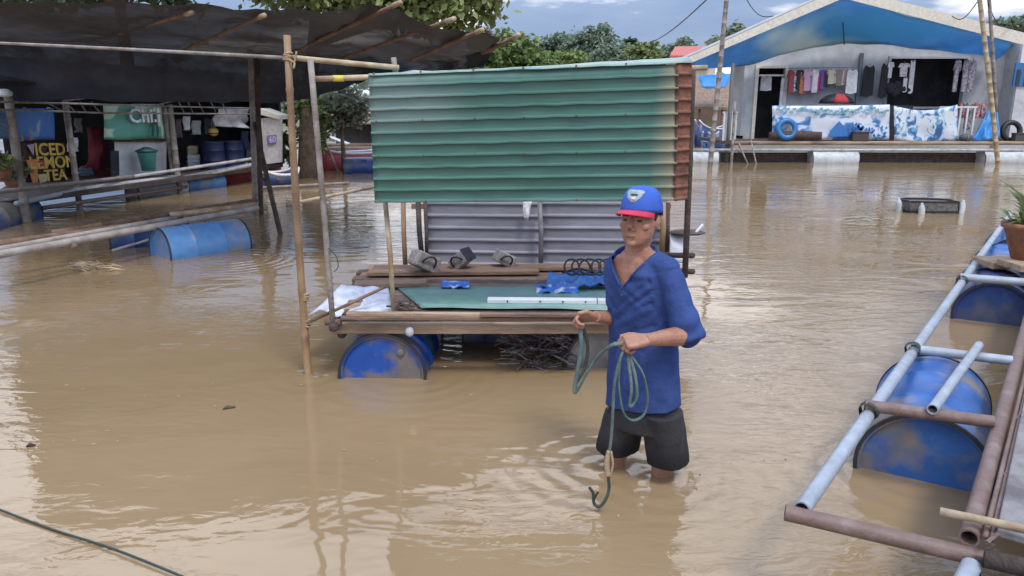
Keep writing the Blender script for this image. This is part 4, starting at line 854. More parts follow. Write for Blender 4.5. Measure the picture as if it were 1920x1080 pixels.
for k, (px, c) in enumerate(((1806, (.25, .06, .07)), (1820, (.06, .1, .1)), (1834, (.3, .07, .08)), (1848, (.28, .08, .1)))):
    shirt(['dark red life vest leftmost behind the porch balusters', 'dark green life vest behind the porch balusters', 'red life vest second from right behind the porch balusters', 'red life vest rightmost behind the porch balusters'][k], px, 192, 14, 48 if k == 1 else 28, YF+.55, cmat('vest%s' % 'abcd'[k], c, (.5, .4, .4)), 60+k, 'life vests by the balusters', False, 'life vest', 'life_vest')
tag(cloth_mb(at_y(1854, 205, YF+.4), at_y(1868, 198, YF+.4), at_y(1874, 262, YF-.1), at_y(1822, 264, YF-.1), 12, 10, .22, 7, 12).build('folded_tarp', m_tarp_plain, None, smooth=True, solid=.02, origin=at_y(1850, 262, YF)), 'crumpled blue tarp at the right end of the porch', 'tarp')
for k, (px, w, h, c_, lab) in enumerate(((1500, .3, .3, (.05, .05, .06), 'black bucket on the porch just behind the canoe'), (1612, .5, .26, (.06, .05, .05), 'dark box on the porch at the foot of the wide banner'), (1812, .4, .24, (.08, .1, .14), 'grey blue bundle at the foot of the porch balusters'), (1916, .5, .22, (.07, .07, .07), 'dark crate in front of the black tyre on the porch'))):
    p = at_y(px, 250, YF-.02 if k != 0 else YF+.5); p.z = zdk; t = thing(['bucket', 'box', 'bundle', 'crate'][k], lab, ['bucket', 'box', 'bundle', 'crate'][k], p); mm = M('porch_item%s' % 'abcd'[k], c_, .7)
    if k == 0: MB().lathe([(.1, 0), (.15, h), (.13, h), (.09, .02)], p, (0, 0, 1), 14).build('pail', mm, t, smooth=True); MB().tube([p+Vector((.15*math.cos(a), 0, h+.12*math.sin(a))) for a in [math.pi*j/8 for j in range(9)]], .008, 5).build('handle', m_steel, t)
    elif k == 2:
        mb = MB(); mb.ell(p+Vector((0, 0, h*.45)), (w*.5, .14, h*.5)); mb.build('cloth', mm, t, smooth=True); MB().tube([p+Vector((0, .15*math.cos(a), h*.45+h*.52*math.sin(a))) for a in [2*math.pi*j/14 for j in range(15)]], .012, 5).build('string', m_rope_tan, t)
    else:
        MB().box(p+Vector((0, 0, h/2)), (w, .22, h)).build('body', mm, t, bevel=.015); MB().box(p+Vector((0, -.005, h+.012)), (w+.03, .25, .024)).build('lid', m_wood_dark, t)
# poles in front of the house, wires
pole('leaning_pole', at_y(1366, -40, 21.5), Vector((at_y(1330, 312, 21.5).x, 21.5, -.4)), .062, m_bamboo_grey, 'tall grey pole standing in the water left of the house', 'pole', r2=.075, seed=1, bend=.03)
pole('leaning_pole', at_y(1832, -40, 22.3), Vector((at_y(1877, 318, 22.3).x, 22.3, -.4)), .062, m_bamboo_pale, 'tall pale bamboo leaning across the right of the house', 'pole', r2=.07, seed=2, bend=.05)
pole('leaning_pole', at_y(1852, -40, 22.5), at_y(1868, 210, 22.5), .05, m_bamboo_grey, 'thinner bamboo lashed to the pale leaning one', 'pole', seed=3)
pole('leaning_pole', at_y(1378, 190, 22.6), Vector((at_y(1372, 300, 22.6).x, 22.6, -.3)), .04, m_bamboo_grey, 'short grey stake at the left corner of the house deck', 'pole', seed=4)
for lab, a, b in (('thin dark wire crossing the sky left of the tall pole', (1220, 80, 60), (1345, -20, 30)), ('thin dark wire above the left roof slope', (1395, -10, 24), (1450, 30, 23.6)), ('thin dark wire above the right roof slope', (1785, 30, 23.4), (1832, 4, 22.4)), ('thin dark wire right of the leaning bamboo', (1852, 4, 22.4), (1895, 50, 23.5))):
    A, B = at_y(*a), at_y(*b); tag(MB().tube([lerp(A, B, t)-Vector((0, 0, .25*math.sin(math.pi*t))) for t in [k/8 for k in range(9)]], .014 if a[2] < 40 else .03, 5).build('wire', m_black, None, origin=A), lab, 'wire', 'wires in the sky')

# ------------------------------------------------------------------ floating cage
cc = at_z(1758, 402, 0)+Vector((0, .35, 0)); cg = thing('floating_cage', 'low boxy dark mesh fish cage floating on white bottles', 'fish cage', cc)
LX, LY = .38, .24
def cg_pt(u, v, z): return cc+Vector((LX*u+.05*v*LY, LY*v-.05*u, z))
corn = [(-1, -1), (1, -1), (1.05, .6), (.3, 1), (-.6, 1), (-1.02, .5)]
for z in (.03, .19):
    MB().tube([cg_pt(u, v, z) for u, v in corn+corn[:1]], .014, 6).build('hoop', m_black, cg, smooth=True)
for u, v in corn: MB().tube([cg_pt(u, v, -.1), cg_pt(u, v, .2)], .012, 6).build('upright', m_black, cg, smooth=True)
MB().grid([[cg_pt(u*.985, v*.985, z) for u, v in corn+corn[:1]] for z in (-.1, .185)]).build('netting', M('cage_net', (.085, .075, .075), .8, (.17, .15, .14), 18, (.4, .6)), cg)
MB().add([cg_pt(u*.97, v*.97, .165) for u, v in corn], [tuple(range(6))]).build('top_net', M('cage_net_top', (.15, .14, .14), .8, (.08, .07, .07), 9), cg)
for u, v, l in ((-1.2, -.3, .03), (-.55, -1.3, -.02), (1.2, -.7, .02), (.45, 1.2, .0)):
    MB().lathe([(.001, -.12), (.045, -.11), (.05, -.05), (.05, .1), (.036, .15), (.018, .18), (.018, .2), (.001, .2)], cg_pt(u, v, l), (.1*u, .05, 1), 14).build('bottle_float', m_white_drum, cg, smooth=True)

# ------------------------------------------------------------------ right: pipe frame on drums
ZP = .36
fa, fb = at_z(1500, 960, ZP), at_z(1895, 400, ZP)
D = (fb-fa).normalized(); Q = Vector((D.y, -D.x, 0)); wdt = .48
fr = thing('pipe_pontoon', 'pipe frame pontoon with blue drums lashed under it at the right', 'pontoon', Vector((fa.x, fa.y, 0)))
def FP(s, q=0, z=0): return fa+D*s+Q*q+Vector((0, 0, z))
def open_pipe(name, a, b, r, mat, parent=fr):
    a, b = Vector(a), Vector(b); d = b-a; L = d.length
    o = MB().lathe([(r*.8, .12), (r*.8, 0), (r, 0), (r*1.0, L), (r*.8, L), (r*.8, L-.12)], a, d, 18, closed=False).build(name, mat, parent); smooth_mesh(o, 35); return o
s_end = (fb-fa).length
open_pipe('side_pipe', FP(.02), FP(s_end), .029, m_pipe_blue)
open_pipe('side_pipe', FP(.16, wdt), FP(s_end+2, wdt), .030, m_pipe_rust)
def s_at(px, py):
    p = at_z(px, py, ZP); return (p-fa).dot(D)
s1, s2, s3 = s_at(1640, 780), s_at(1716, 662), s_at(1808, 530)
open_pipe('cross_pipe', FP(-.015, -.045, -.01), FP(.16, wdt+.05, -.055), .028, m_pipe_rust)
open_pipe('cross_pipe', FP(s1, -.02, .04), FP(s1+.13, wdt-.02, .04), .027, m_pipe_rust)
open_pipe('cross_pipe', FP(s2, -.01, .02), FP(s2+.10, wdt-.02, .02), .026, m_pipe_blue)
open_pipe('cross_pipe', FP(s3, -.02, .04), FP(s3+.25, wdt+.6, .04), .03, m_pipe_blue)
open_pipe('brace_pipe', FP(s1+.03, .24, .075), FP(s2+.12, .30, .07), .023, m_pipe_blue)
dr = .29
AX = D - Q*.1
c1 = FP(1.74, .165); c1.z = .045
drum(fr, c1, AX, .285, .98, m_blue)
for sd_, m_ in ((5.0, m_navy), (6.15, m_blue), (7.6, m_blue)):
    c_ = FP(sd_, .175); c_.z = .05; drum(fr, c_, AX, .285, .95, m_)
# lashings
for s in (s1, s2, s3):
    p = FP(s, 0, .02); MB().lathe([(.038, -.03), (.045, 0), (.038, .03)], p, D, 12, closed=False).build('lashing', m_rope_dark, fr)
# boards of the deck on the right
dk = thing('board_deck', 'stained grey board deck edged with thin rusty bars at the lower right corner', 'deck', FP(.2, wdt+.3))
for k in range(3):
    q0 = wdt+.065+k*.5
    for j, (sa, sb) in enumerate(((.18, 2.6), (2.62, 5.2))):
        a, b = FP(sa, q0+.245, .035), FP(sb, q0+.245, .035)
        MB().bar(a, b, .485, .03).build('board', m_concrete, dk, bevel=.006)
for q in (wdt+.042, wdt+.06):
    pole('edge_bar', FP(.16, q, .02), FP(3.4, q+.01, .02), .009, m_pipe_rust, parent=dk, nodes=False, n=6)
mb = MB()
rnd = random.Random(6)
for k in range(5):
    s = .1+k*.6+rnd.uniform(-.05, .05); l = rnd.uniform(.05, .16); mb.tube([FP(s, wdt+.05, .02), FP(s+l*.5, wdt+.075+rnd.uniform(-.01, .02), .038), FP(s+l, wdt+.09, .022)], .006, 5)
mb.build('zigzag_bar', m_pipe_rust, dk)['kind'] = 'stuff'
pole('joist', FP(.17, wdt-.09, .06), FP(.42, wdt+1.4, .06), .014, m_bamboo_pale, parent=dk, nodes=False)
for k, s in enumerate((.1, .06)):
    pole('joist', FP(s, wdt+.05, -.02-.06*k), FP(s+.25, wdt+1.4, -.02-.06*k), .03, m_wood_dark, parent=dk)
for k in range(3):
    MB().bar(FP(.0-k*.17, wdt+.2, -.12), FP(.2-k*.17, wdt+1.6, -.12), .15, .03).build('plank', m_wood_dark, dk)
open_pipe('stub_pipe', FP(.10, wdt+.02, -.06), FP(-.4, wdt-.03, -.12), .03, m_pipe_blue, dk)
# shelf boards with the pot
pb = at_z(1876, 490, .45); ps = thing('shelf_board', 'short thick boards over the far drums under the plant pot', 'boards', Vector((pb.x, pb.y, .3)))
for k in range(2):
    MB().box((pb.x+.5, pb.y-.1+k*.34, .44-.05*k), (1.0, .3, .06)).build('board', m_wood_pale, ps, bevel=.008)
MB().box((pb.x+.5, pb.y-.3, .36), (.9, .2, .05)).build('board', m_wood, ps, bevel=.008)
pp = Vector((pb.x+.22, pb.y+.0, .472)); pt = thing('potted_plant', 'bushy green plant in a terracotta pot at the right edge', 'plant', pp)
MB().lathe([(.001, 0), (.12, 0), (.2, .25), (.225, .26), (.225, .3), (.19, .3), (.17, .26), (.001, .25)], pp, (0, 0, 1), 24).build('pot', m_terra, pt, smooth=True)
rnd = random.Random(4); mb = MB()
for k in range(150):
    a = rnd.uniform(0, 6.28); l = rnd.uniform(.15, .42); up = rnd.uniform(.35, 1.2); d = Vector((math.cos(a), math.sin(a), up)).normalized(); p = pp+Vector((rnd.uniform(-.1, .1), rnd.uniform(-.1, .1), .26+rnd.uniform(0, .18)*(up > .8)))
    sd_ = d.cross(Vector((0, 0, 1))).normalized()*.018; e = p+d*l-Vector((0, 0, .12*l))
    m_ = p+d*l*.5+Vector((0, 0, .02)); mb.add([p, m_+sd_, e, m_-sd_], [(0, 1, 2, 3)])
mb.build('foliage', m_leaf_bright, pt)
MB().tube([pp+Vector((0, 0, .25)), pp+Vector((.02, 0, .6))], .012, 6).build('stem', m_leaf, pt)

# ------------------------------------------------------------------ the raft stall
YR = 4.55; YB = 6.15
zd = .385
xL, xR = at_z(628, 603, zd).x, 1.13
raft = thing('stall_raft', 'wooden stall raft on blue drums with a green corrugated front sheet', 'raft', Vector(((xL+xR)/2, YR, 0)))
def RX(px, Y=YR): return at_y(px, 500, Y).x
MB().box(((xL+xR)/2, YR, zd-.05), (xR-xL+.06, .07, .065)).build('front_beam', m_wood_pale, raft, bevel=.008)
MB().box(((xL+xR)/2, YB, zd-.05), (xR-xL+.06, .07, .065)).build('back_beam', m_wood, raft, bevel=.008)
for x in (xL+.02, (xL+xR)/2, xR-.04):
    MB().tube([(x, YR+.04, zd-.105), (x, YB+.1, zd-.105)], .03, 10).build('joist', m_wood_dark, raft, smooth=True)
rnd = random.Random(21); y = YR+.08; k = 0
while y < YB-.05:
    w = rnd.uniform(.13, .2); x0 = xL+rnd.uniform(-.06, .05) - (.14 if y > YR+.9 else 0); x1 = xR+rnd.uniform(-.06, .05)
    b = MB().box(((x0+x1)/2, y+w/2-.005, zd-.0+rnd.uniform(-.006, .008)), (x1-x0, w-.012, .028), Matrix.Rotation(rnd.uniform(-.012, .012), 3, 'Z'))
    b.build('deck_plank', [m_wood, m_wood_pale, m_wood_dark][rnd.choice((0, 0, 1, 2))], raft, bevel=.004); y += w; k += 1
for i, (px0, px1, py, mt) in enumerate(((650, 930, 588, m_wood_pale), (640, 1140, 596, m_wood), (900, 1300, 590, m_wood))):
    a, b = at_y(px0, py, YR-.05-.02*i), at_y(px1, py+2, YR-.05-.02*i); MB().bar(a, b, .045, .022).build('front_slat', mt, raft, bevel=.004)
for i, (px0, px1, py, Y) in enumerate(((665, 800, 533, 5.15), (690, 1010, 511, 5.5), (700, 1150, 503, 5.7))):
    a = at_z(px0, py, zd+.05); b = at_z(px1, py-3, zd+.05); MB().bar(a, b, .14, .03).build('loose_plank', m_wood, raft, bevel=.004)
# posts
def rpost(px0, py0, px1, py1, Y, r, mat, nodes=False):
    a = at_y(px0, py0, Y); b = at_y(px1, py1, Y); pole('post', a, b, r, mat, parent=raft, nodes=nodes, seed=px0, bend=.008)
rpost(582, 112, 624, 604, 4.48, .018, m_bamboo_grey); rpost(722, 375, 738, 582, 4.62, .016, m_bamboo_pale)
rpost(738, 108, 744, 150, 4.7, .016, m_bamboo_grey); rpost(756, 378, 760, 497, 6.0, .02, m_bamboo); rpost(784, 378, 792, 490, 6.1, .022, m_wood_dark); rpost(797, 378, 800, 492, 6.08, .016, m_wood_dark)
rpost(1299, 122, 1284, 520, 4.75, .02, m_wood_dark); rpost(1243, 380, 1240, 480, 6.05, .024, m_bamboo); rpost(1252, 380, 1252, 480, 6.12, .02, m_wood_dark); rpost(1012, 380, 1014, 492, 6.02, .02, m_steel)
# corrugated sheets
def corrugated(name, tl, tr, bl_, br, ribs, mats, parent, depth=.02, rustpx=None, n=28, seed=0):
    tl, tr, bl_, br = map(Vector, (tl, tr, bl_, br)); prof = []
    for i in range(ribs):
        for t, d in ((.0, 0), (.70, 0), (.77, .55), (.82, 1), (.91, 1), (.97, .25)): prof.append(((i+t)/ribs, d*depth))
    prof.append((1, 0)); nrm = (tr-tl).cross(bl_-tl).normalized()
    if nrm.y > 0: nrm = -nrm
    mb = MB(); rows = []
    for v, d in prof:
        row = []
        for j in range(n+1):
            u = j/n; p = lerp(lerp(tl, tr, u), lerp(bl_, br, u), v)
            w = noise.noise(Vector((u*2.3+seed, v*1.7, seed)))*.007 + noise.noise(Vector((u*9+seed, v*6, seed)))*.0025
            e = max(0, abs(u-.5)*2-.97)/.03
            row.append(p+nrm*(d+w)+Vector((0, 0, .004*noise.noise(Vector((u*14, round(v*ribs)*1.0, seed+3))))))
        rows.append(row)
    mb.grid(rows); o = mb.build(name, mats, parent, solid=.0015); return o
gtl, gtr, gbl, gbr = at_y(691, 142, YR-.05), at_y(1272, 120, YR-.05), at_y(703, 380, YR-.03), at_y(1267, 376, YR-.03)
g = corrugated('green_sheet', gtl, gtr, gbl, gbr, 11, [m_green], raft, .02, n=44)
smooth_mesh(g, 25)
rw = wloc(raft); blotch(m_green, lerp(gtr, gbr, .5)-rw+Vector((.03, 0, 0)), (.16, 2, 3), (.30, .27, .19), .25, 1.1); blotch(m_green, lerp(gtl, gbl, .2)-rw+Vector((.1, 0, 0)), (.5, 1, .22), (.17, .25, .23))
nb = MB()
for v in (.04, .35, .66, .96):
    for u in (.02, .17, .34, .5, .67, .83):
        c_ = lerp(lerp(gtl, gtr, u), lerp(gbl, gbr, u), round(v*11)/11-.014)+Vector((0, -.022, 0)); nb.ell(c_, (.0065, .004, .0065), nu=6, nv=4)
nb.build('nail_heads', m_rust, raft)['kind'] = 'stuff'
rtl, rtr, rbl, rbr = at_y(1268, 116, YR-.056), at_y(1298, 118, YR-.056), at_y(1264, 377, YR-.036), at_y(1289, 374, YR-.036)
g2 = corrugated('rusty_strip', rtl, rtr, rbl, rbr, 11, [m_rust], raft, .012, n=4, seed=.01); smooth_mesh(g2, 25)
# narrow roof lip folding back from the top edge
rows = []
for j in range(30):
    u = j/29; p = lerp(gtl, rtr, u); rows.append([p+Vector((0, dy, .012+dz+.006*noise.noise(Vector((u*12, dy*5, 1))))) for dy, dz in ((-.012, -.012), (0, 0), (.12, -.012*(1-u)+.03*u), (.3, -.06*(1-u)+.03*u))])
MB().grid([list(r) for r in zip(*rows)]).build('roof_lip', M('pale_green_sheet', (.2, .33, .28), .45, (.3, .36, .32), 3), raft, smooth=True, solid=.002)
pole('top_rail', at_y(590, 148, 4.5), at_y(1326, 127, 4.62), .016, m_bamboo_pale, parent=raft, nodes=False)
MB().tube([at_y(632, 147, 4.51)-Vector((.02, 0, 0)), at_y(645, 147, 4.51)], .0185, 10).build('yellow_tape', M('yellow_tape', (.6, .5, .06), .5), raft)
bw = []
for k, (x0, x1) in enumerate(((797, 1016), (1014, 1250))):
    tl, tr, bl_, br = at_y(x0, 330, YB), at_y(x1, 330, YB), at_y(x0, 497, YB), at_y(x1, 500, YB)
    tl.z = tr.z = 1.42
    o = corrugated('back_panel', tl+Vector((0, -.004*k, 0)), tr+Vector((0, -.004*k, 0)), bl_, br, 10, [m_greypanel], raft, .016, n=14, seed=3+k); smooth_mesh(o, 25)
MB().bar(at_y(770, 330, YB+.05)+Vector((0, 0, -.25)), at_y(1260, 330, YB+.05)+Vector((0, 0, -.25)), .04, .04).build('back_rail', m_wood, raft)
# raft drums
dc = at_y(741, 660, YR+.43); dc.z = .02
drum(raft, dc, (.03, 1, 0), .278, .92, M('raft_drum_blue', (.015, .075, .34), .38, (.17, .145, .135), 2.4, (.46, .56), bump=.1), bung=True, label='blue drum with a muddy stained lid under the left corner')
drum(raft, Vector((at_y(1130, 660, YR+.5).x, YR+.62, .02)), (0.02, 1, 0), .278, .92, m_greydrum)
for x_ in (-.12, .42): drum(raft, Vector((x_, YR+1.0, .0)), (1, .05, 0), .25, .52, m_navy)  # extra middle drums, added to block bright water and darken under the deck
drum(raft, Vector((at_y(705, 600, YB-.3).x, YB-.2, .05)), (0.02, 1, 0), .28, .6, m_navy); drum(raft, Vector((.95, YB-.2, .05)), (0.02, 1, 0), .28, .6, m_navy)
MB().tube([at_y(625, 614, YR-.1), at_y(640, 605, YR+.3)], .03, 10).build('pipe_end', m_wood_dark, raft, smooth=True)
pole('corner_block', at_y(610, 604, YR-.06), at_y(640, 604, YR-.06), .022, m_wood, parent=raft, nodes=False)
pc = at_y(768, 622, YR-.05); MB().ell(pc, (.028, .024, .032)).build('float_ball', m_sack, raft, smooth=True)
# hanging net bundle under the deck
mb = MB(); rnd = random.Random(14)
for k in range(170):
    p = at_y(rnd.uniform(945, 1075), 618+rnd.random()**1.4*70, YR+.1+rnd.uniform(-.06, .15)); d = Vector((rnd.uniform(-.09, .09), rnd.uniform(-.05, .05), rnd.uniform(-.035, .025)))
    mb.tube([p-d, p+Vector((rnd.uniform(-.02, .02), 0, rnd.uniform(-.02, .02))), p+d], rnd.uniform(.002, .007), 4)
fnet = tag(mb.build('fishing_net', M('old_net', (.05, .045, .045), .9, (.13, .12, .12), 20, (.45, .65), island=.6)), 'tangled grey fishing net hanging under the front edge of the raft', 'net')
# things on the raft
gs = []
tl, tr, br, bl_ = at_z(745, 540, zd+.03), at_z(1165, 532, zd+.03), at_z(1165, 580, zd+.03), at_z(790, 579, zd+.03)
o = cloth_mb(tl, tr, br, bl_, 20, 6, .02, 3, 5); tag(o.build('flat_sheet', M('green_deck_sheet', (.12, .24, .2), .4, (.2, .3, .26), 3, (.4, .7)), None, smooth=True, solid=.004, origin=bl_), 'flat pale green sheet lying on the raft deck', 'sheet')
tl, tr, br, bl_ = at_z(640, 534, zd+.06), at_z(728, 536, zd+.04), at_z(736, 592, zd+.02), at_z(576, 588, zd-.02)
tag(cloth_mb(tl, tr, br, bl_, 14, 10, .06, 4, 6).build('plastic_sack', m_sack, None, smooth=True, solid=.004, origin=bl_), 'white plastic sack spread over the left corner of the raft', 'sack')
mb = MB(); rnd = random.Random(9)
for k in range(14):
    p = at_z(rnd.uniform(742, 790), rnd.uniform(565, 584), zd+.035); d = Vector((rnd.uniform(-.07, .07), rnd.uniform(-.05, .05), rnd.uniform(0, .03))); mb.tube([p-d, p+d], .007, 5)
tag(mb.build('scrap_pile', m_wood_dark), 'small heap of dark splinters at the left end of the green deck sheet', 'scrap')
lb = [at_z(914, 565, zd+.045), at_z(1150, 567, zd+.045)]
lt = thing('batten', 'white light batten lying on the green deck sheet', 'light batten', lb[0]); MB().bar(lb[0]+Vector((0, .03, 0)), lb[1]+Vector((0, .03, 0)), .07, .03).build('housing', m_white, lt, bevel=.004)
for t in (.16, .42, .6, .78):
    p = lerp(lb[0], lb[1], t)+Vector((0, -.007, .004)); MB().lathe([(.006, 0), (.006, .003), (.001, .003)], p, (0, -1, 0), 8).build('screw_hole', m_black, lt)
MB().bar(lerp(lb[0], lb[1], .87)+Vector((0, .03, 0)), lerp(lb[0], lb[1], .88)+Vector((0, .03, 0)), .073, .033).build('joint', m_steel, lt)
for k, (px, py, s, rz, ry) in enumerate(((795, 498, .2, .7, .5), (865, 492, .17, -.5, -.7), (945, 488, .16, .4, .5))):
    p = at_z(px, py+14, zd+.05); t = thing('light_fitting', ['grey metal lamp box tilted on the raft, leftmost of three', 'dark rimmed grey lamp box tilted on the raft, middle of three', 'plain grey lamp box tilted on the raft, rightmost of three'][k], 'lamp box', p, 'grey lamp boxes on the raft')
    Rm = Matrix.Rotation(rz, 3, 'Z') @ Matrix.Rotation(ry, 3, 'Y'); c = p+Vector((0, 0, s*.48))
    MB().box(c, (s, s*.7, s*.62), Rm).build('case', m_block, t, bevel=.012)
    MB().box(c+Rm @ Vector((s*.51, 0, 0)), (.012, s*.74, s*.66), Rm).build('lid', m_steel if k != 1 else m_black, t, bevel=.004)
    h = [c+Rm @ Vector((s*.3*math.cos(a), -s*.38-.03*math.sin(a), s*.34*math.sin(a)-.02)) for a in [math.pi*j/8 for j in range(9)]]
    MB().tube(h, .008, 6).build('bracket', m_black, t, smooth=True)
mb = MB()
tl, tr, br, bl_ = at_z(1030, 512, zd+.09), at_z(1180, 506, zd+.12), at_z(1180, 540, zd+.05), at_z(1012, 545, zd+.04)
tag(cloth_mb(tl, tr, br, bl_, 18, 8, .09, 6, 9).build('folded_tarp', M('blue_raft_tarp', (.03, .1, .32), .5, (.05, .2, .5), 8, bump=.4, bscale=14), None, smooth=True, solid=.012, origin=bl_), 'crumpled blue tarp on the raft beside the black cables', 'tarp')
for k, (a, b, c, d) in enumerate(((1005, 541, 1085, 549), (828, 534, 880, 541))):
    tl, tr, br, bl_ = at_z(a, b-8, zd+.05), at_z(c, b-6, zd+.05), at_z(c, d, zd+.04), at_z(a, d, zd+.04)
    tag(cloth_mb(tl, tr, br, bl_, 10, 4, .03, 6, 30+k).build('plastic_bag', M('bag_print', (.03, .14, .5), .4, (.6, .62, .68), 12, (.52, .6)), None, smooth=True, solid=.008, origin=bl_), ['blue and white plastic bag behind the white batten', 'small blue plastic scrap at the back of the green sheet'][k], 'plastic bag')
cb_ = thing('cable_coil', 'black cables coiled on top of the blue raft tarp', 'cable', at_z(1105, 508, zd+.1))
rnd = random.Random(17)
for k in range(5):
    c = at_z(1072+k*17, 508, zd+.14)+Vector((0, 0, .0)); pts = []
    for j in range(19):
        a = 2*math.pi*j/18; pts.append(c+Vector((math.cos(a)*(.055+.012*(k % 3)), .04*math.sin(a), .05*math.sin(a)+.012*k*(j % 2)*.0+.03)))
    MB().tube(pts, .008, 6).build('loop', m_black, cb_, smooth=True)
MB().tube(curve_pts([at_z(1055, 512, zd+.08), at_z(1085, 504, zd+.14), at_z(1120, 512, zd+.1), at_z(1150, 505, zd+.13)], 6), .009, 6).build('lead', m_black, cb_, smooth=True)
tl, tr, br, bl_ = at_y(1256, 440, 6.0), at_y(1290, 440, 6.0), at_y(1292, 492, 5.9), at_y(1256, 492, 5.9)
tag(cloth_mb(tl, tr, br, bl_, 6, 6, .05, 4, 33).build('plastic_sack', m_sack, None, smooth=True, solid=.02, origin=bl_), 'pale sack hanging at the right back corner of the raft', 'sack')
p = at_y(1288, 436, 6.0); t = thing('cooking_pan', 'dark upturned pan with a pale strap sticking out right of the raft', 'pan', p)
MB().ell(p, (.15, .1, .022)).build('pan', m_wood_dark, t, smooth=True); MB().bar(p+Vector((.05, -.06, .0)), p+Vector((.12, -.02, .07)), .02, .012).build('strap', m_white, t)
for py in (478, 508): pole('side_stick', at_y(1240, py, 5.9), at_y(1300, py+1, 5.6), .022, m_wood_dark, parent=raft, nodes=False)
p = at_y(988, 395, YB-.12); tag(cloth_mb(at_y(980, 376, YB-.1), at_y(997, 376, YB-.1), at_y(990, 414, YB-.1), at_y(982, 408, YB-.1), 4, 6, .05, 5, 40).build('rag', m_white_cloth, None, smooth=True, solid=.006, origin=p), 'white rag hanging in front of the grey back panel', 'rag')
# stand-alone bamboo frame left of the raft
pole('bamboo_pole', at_y(538, 66, 4.62), Vector((at_y(578, 688, 4.62).x, 4.62, -.35)), .021, m_bamboo, 'tall brown bamboo pole standing in the water left of the raft', 'pole', r2=.026, seed=5, bend=.012)
pole('bamboo_bar', at_y(545, 108, 4.64), at_y(748, 127, 4.66), .016, m_bamboo_pale, 'pale bamboo bar tied from the tall pole towards the green sheet', 'bar', seed=6)
pole('bamboo_bar', at_y(556, 380, 4.66), at_y(700, 351, 5.2), .011, m_bamboo_pale, 'thin bamboo bar tied halfway up the tall pole', 'bar', seed=7, nodes=False)
pole('bamboo_bar', at_y(574, 606, 4.5), at_y(722, 538, 4.75), .011, m_wood, 'thin brown stick slanting over the left corner of the raft', 'bar', seed=8, nodes=False)
kn = MB()
for px, py in ((538, 106), (575, 606), (572, 556)):
    p = at_y(px, py, 4.62)
    for j in range(4): kn.lathe([(.024, -.006), (.03, 0), (.024, .006)], p+Vector((.003*j, 0, .012*j-.02)), (.2*(-1)**j, .1, 1), 10)
tag(kn.build('rope_knots', m_rope_tan, smooth=True), 'rope lashings tied round the tall bamboo pole', 'lashing')
tag(MB().tube(curve_pts([at_y(538, 110, 4.6), at_y(552, 118, 4.58), at_y(550, 128, 4.58), at_y(556, 96, 4.58)], 5), .006, 5).build('loose_string', m_rope_tan, smooth=True), 'loose string ends at the top lashing of the bamboo pole', 'string')
tag(MB().tube(curve_pts([at_y(616, 465, 4.46), at_y(630, 480, 4.46), at_y(634, 500, 4.46), at_y(626, 510, 4.47)], 5), .003, 5).build('loose_string', m_rope_dark, smooth=True), 'thin dark string curling off the grey raft post', 'string')

# ------------------------------------------------------------------ the man
YM = 3.24
az = R(40); LFT = Vector((math.cos(az), -math.sin(az), 0)); FWD = Vector((-math.sin(az), -math.cos(az), 0)); UP = Vector((0, 0, 1))
man = thing('person', 'man in blue shirt, red and blue cap and black shorts wading with a green rope', 'person', at_z(1205, 885, 0))
def evaluated(mb, voxel, smooth_n=4, fac=.5):
    o = mb.build('tmp', m_skin); o.location = (0, 0, 0)
    md = o.modifiers.new('r', 'REMESH'); md.mode = 'VOXEL'; md.voxel_size = voxel; md.use_smooth_shade = True
    ms = o.modifiers.new('s', 'SMOOTH'); ms.factor = fac; ms.iterations = smooth_n
    bpy.context.view_layer.update(); dg = bpy.context.evaluated_depsgraph_get()
    me = bpy.data.meshes.new_from_object(o.evaluated_get(dg)); bpy.data.objects.remove(o); return me
def mesh_obj(name, me, mat, parent, smooth=True):
    org = wloc(parent)
    for v in me.vertices: v.co -= org
    me.materials.clear(); me.materials.append(mat); me.name = name
    if smooth: me.polygons.foreach_set('use_smooth', [True]*len(me.polygons))
    o = bpy.data.objects.new(name, me); COL.objects.link(o); o.parent = parent; return o
def C(px, py, Y=YM): return at_y(px, py, Y)
def rings(spec, k=0.0):
    return [(C(cx, py), LFT*(hw+k), FWD*(hd+k)) for cx, py, hw, hd in spec]
torso = [(1190, 474, .062, .06), (1193, 482, .105, .075), (1199, 492, .145, .088), (1202, 506, .168, .100), (1203, 530, .172, .108), (1204, 560, .165, .11), (1205, 600, .153, .107), (1206, 640, .148, .107), (1207, 690, .152, .112), (1207, 725, .15, .108)]
ShL, ElL, WrL = C(1250, 507, 3.13), C(1290, 628, 3.06), C(1213, 637, 2.93)
ShR, ElR, WrR = C(1158, 506, 3.37), C(1180, 602, 3.40), C(1118, 594, 3.20)
body = MB()
body.loft(rings(torso, -.014), 28, p=2.4)
HC = C(1201, 411, 3.22)
yaw = R(33); hl = Vector((math.cos(yaw), -math.sin(yaw), 0)); hf0 = Vector((-math.sin(yaw), -math.cos(yaw), 0))
pit = R(-5); hf = (hf0*math.cos(pit) - UP*math.sin(pit)); hu = (UP*math.cos(pit) + hf0*math.sin(pit))
HM = Matrix((hl, hf, hu)).transposed()
def Hd(x, y, z): return HC + HM @ Vector((x, y, z))
body.tube([C(1191, 500), C(1194, 470, 3.24), Hd(0, -.02, -.05)], [.064, .053, .053], 16)
# trapezius
for S_ in (ShL, ShR): body.tube([C(1195, 474, 3.25), lerp(C(1195, 484), S_, .55)+UP*.01, S_], [.05, .05, .05], 12)
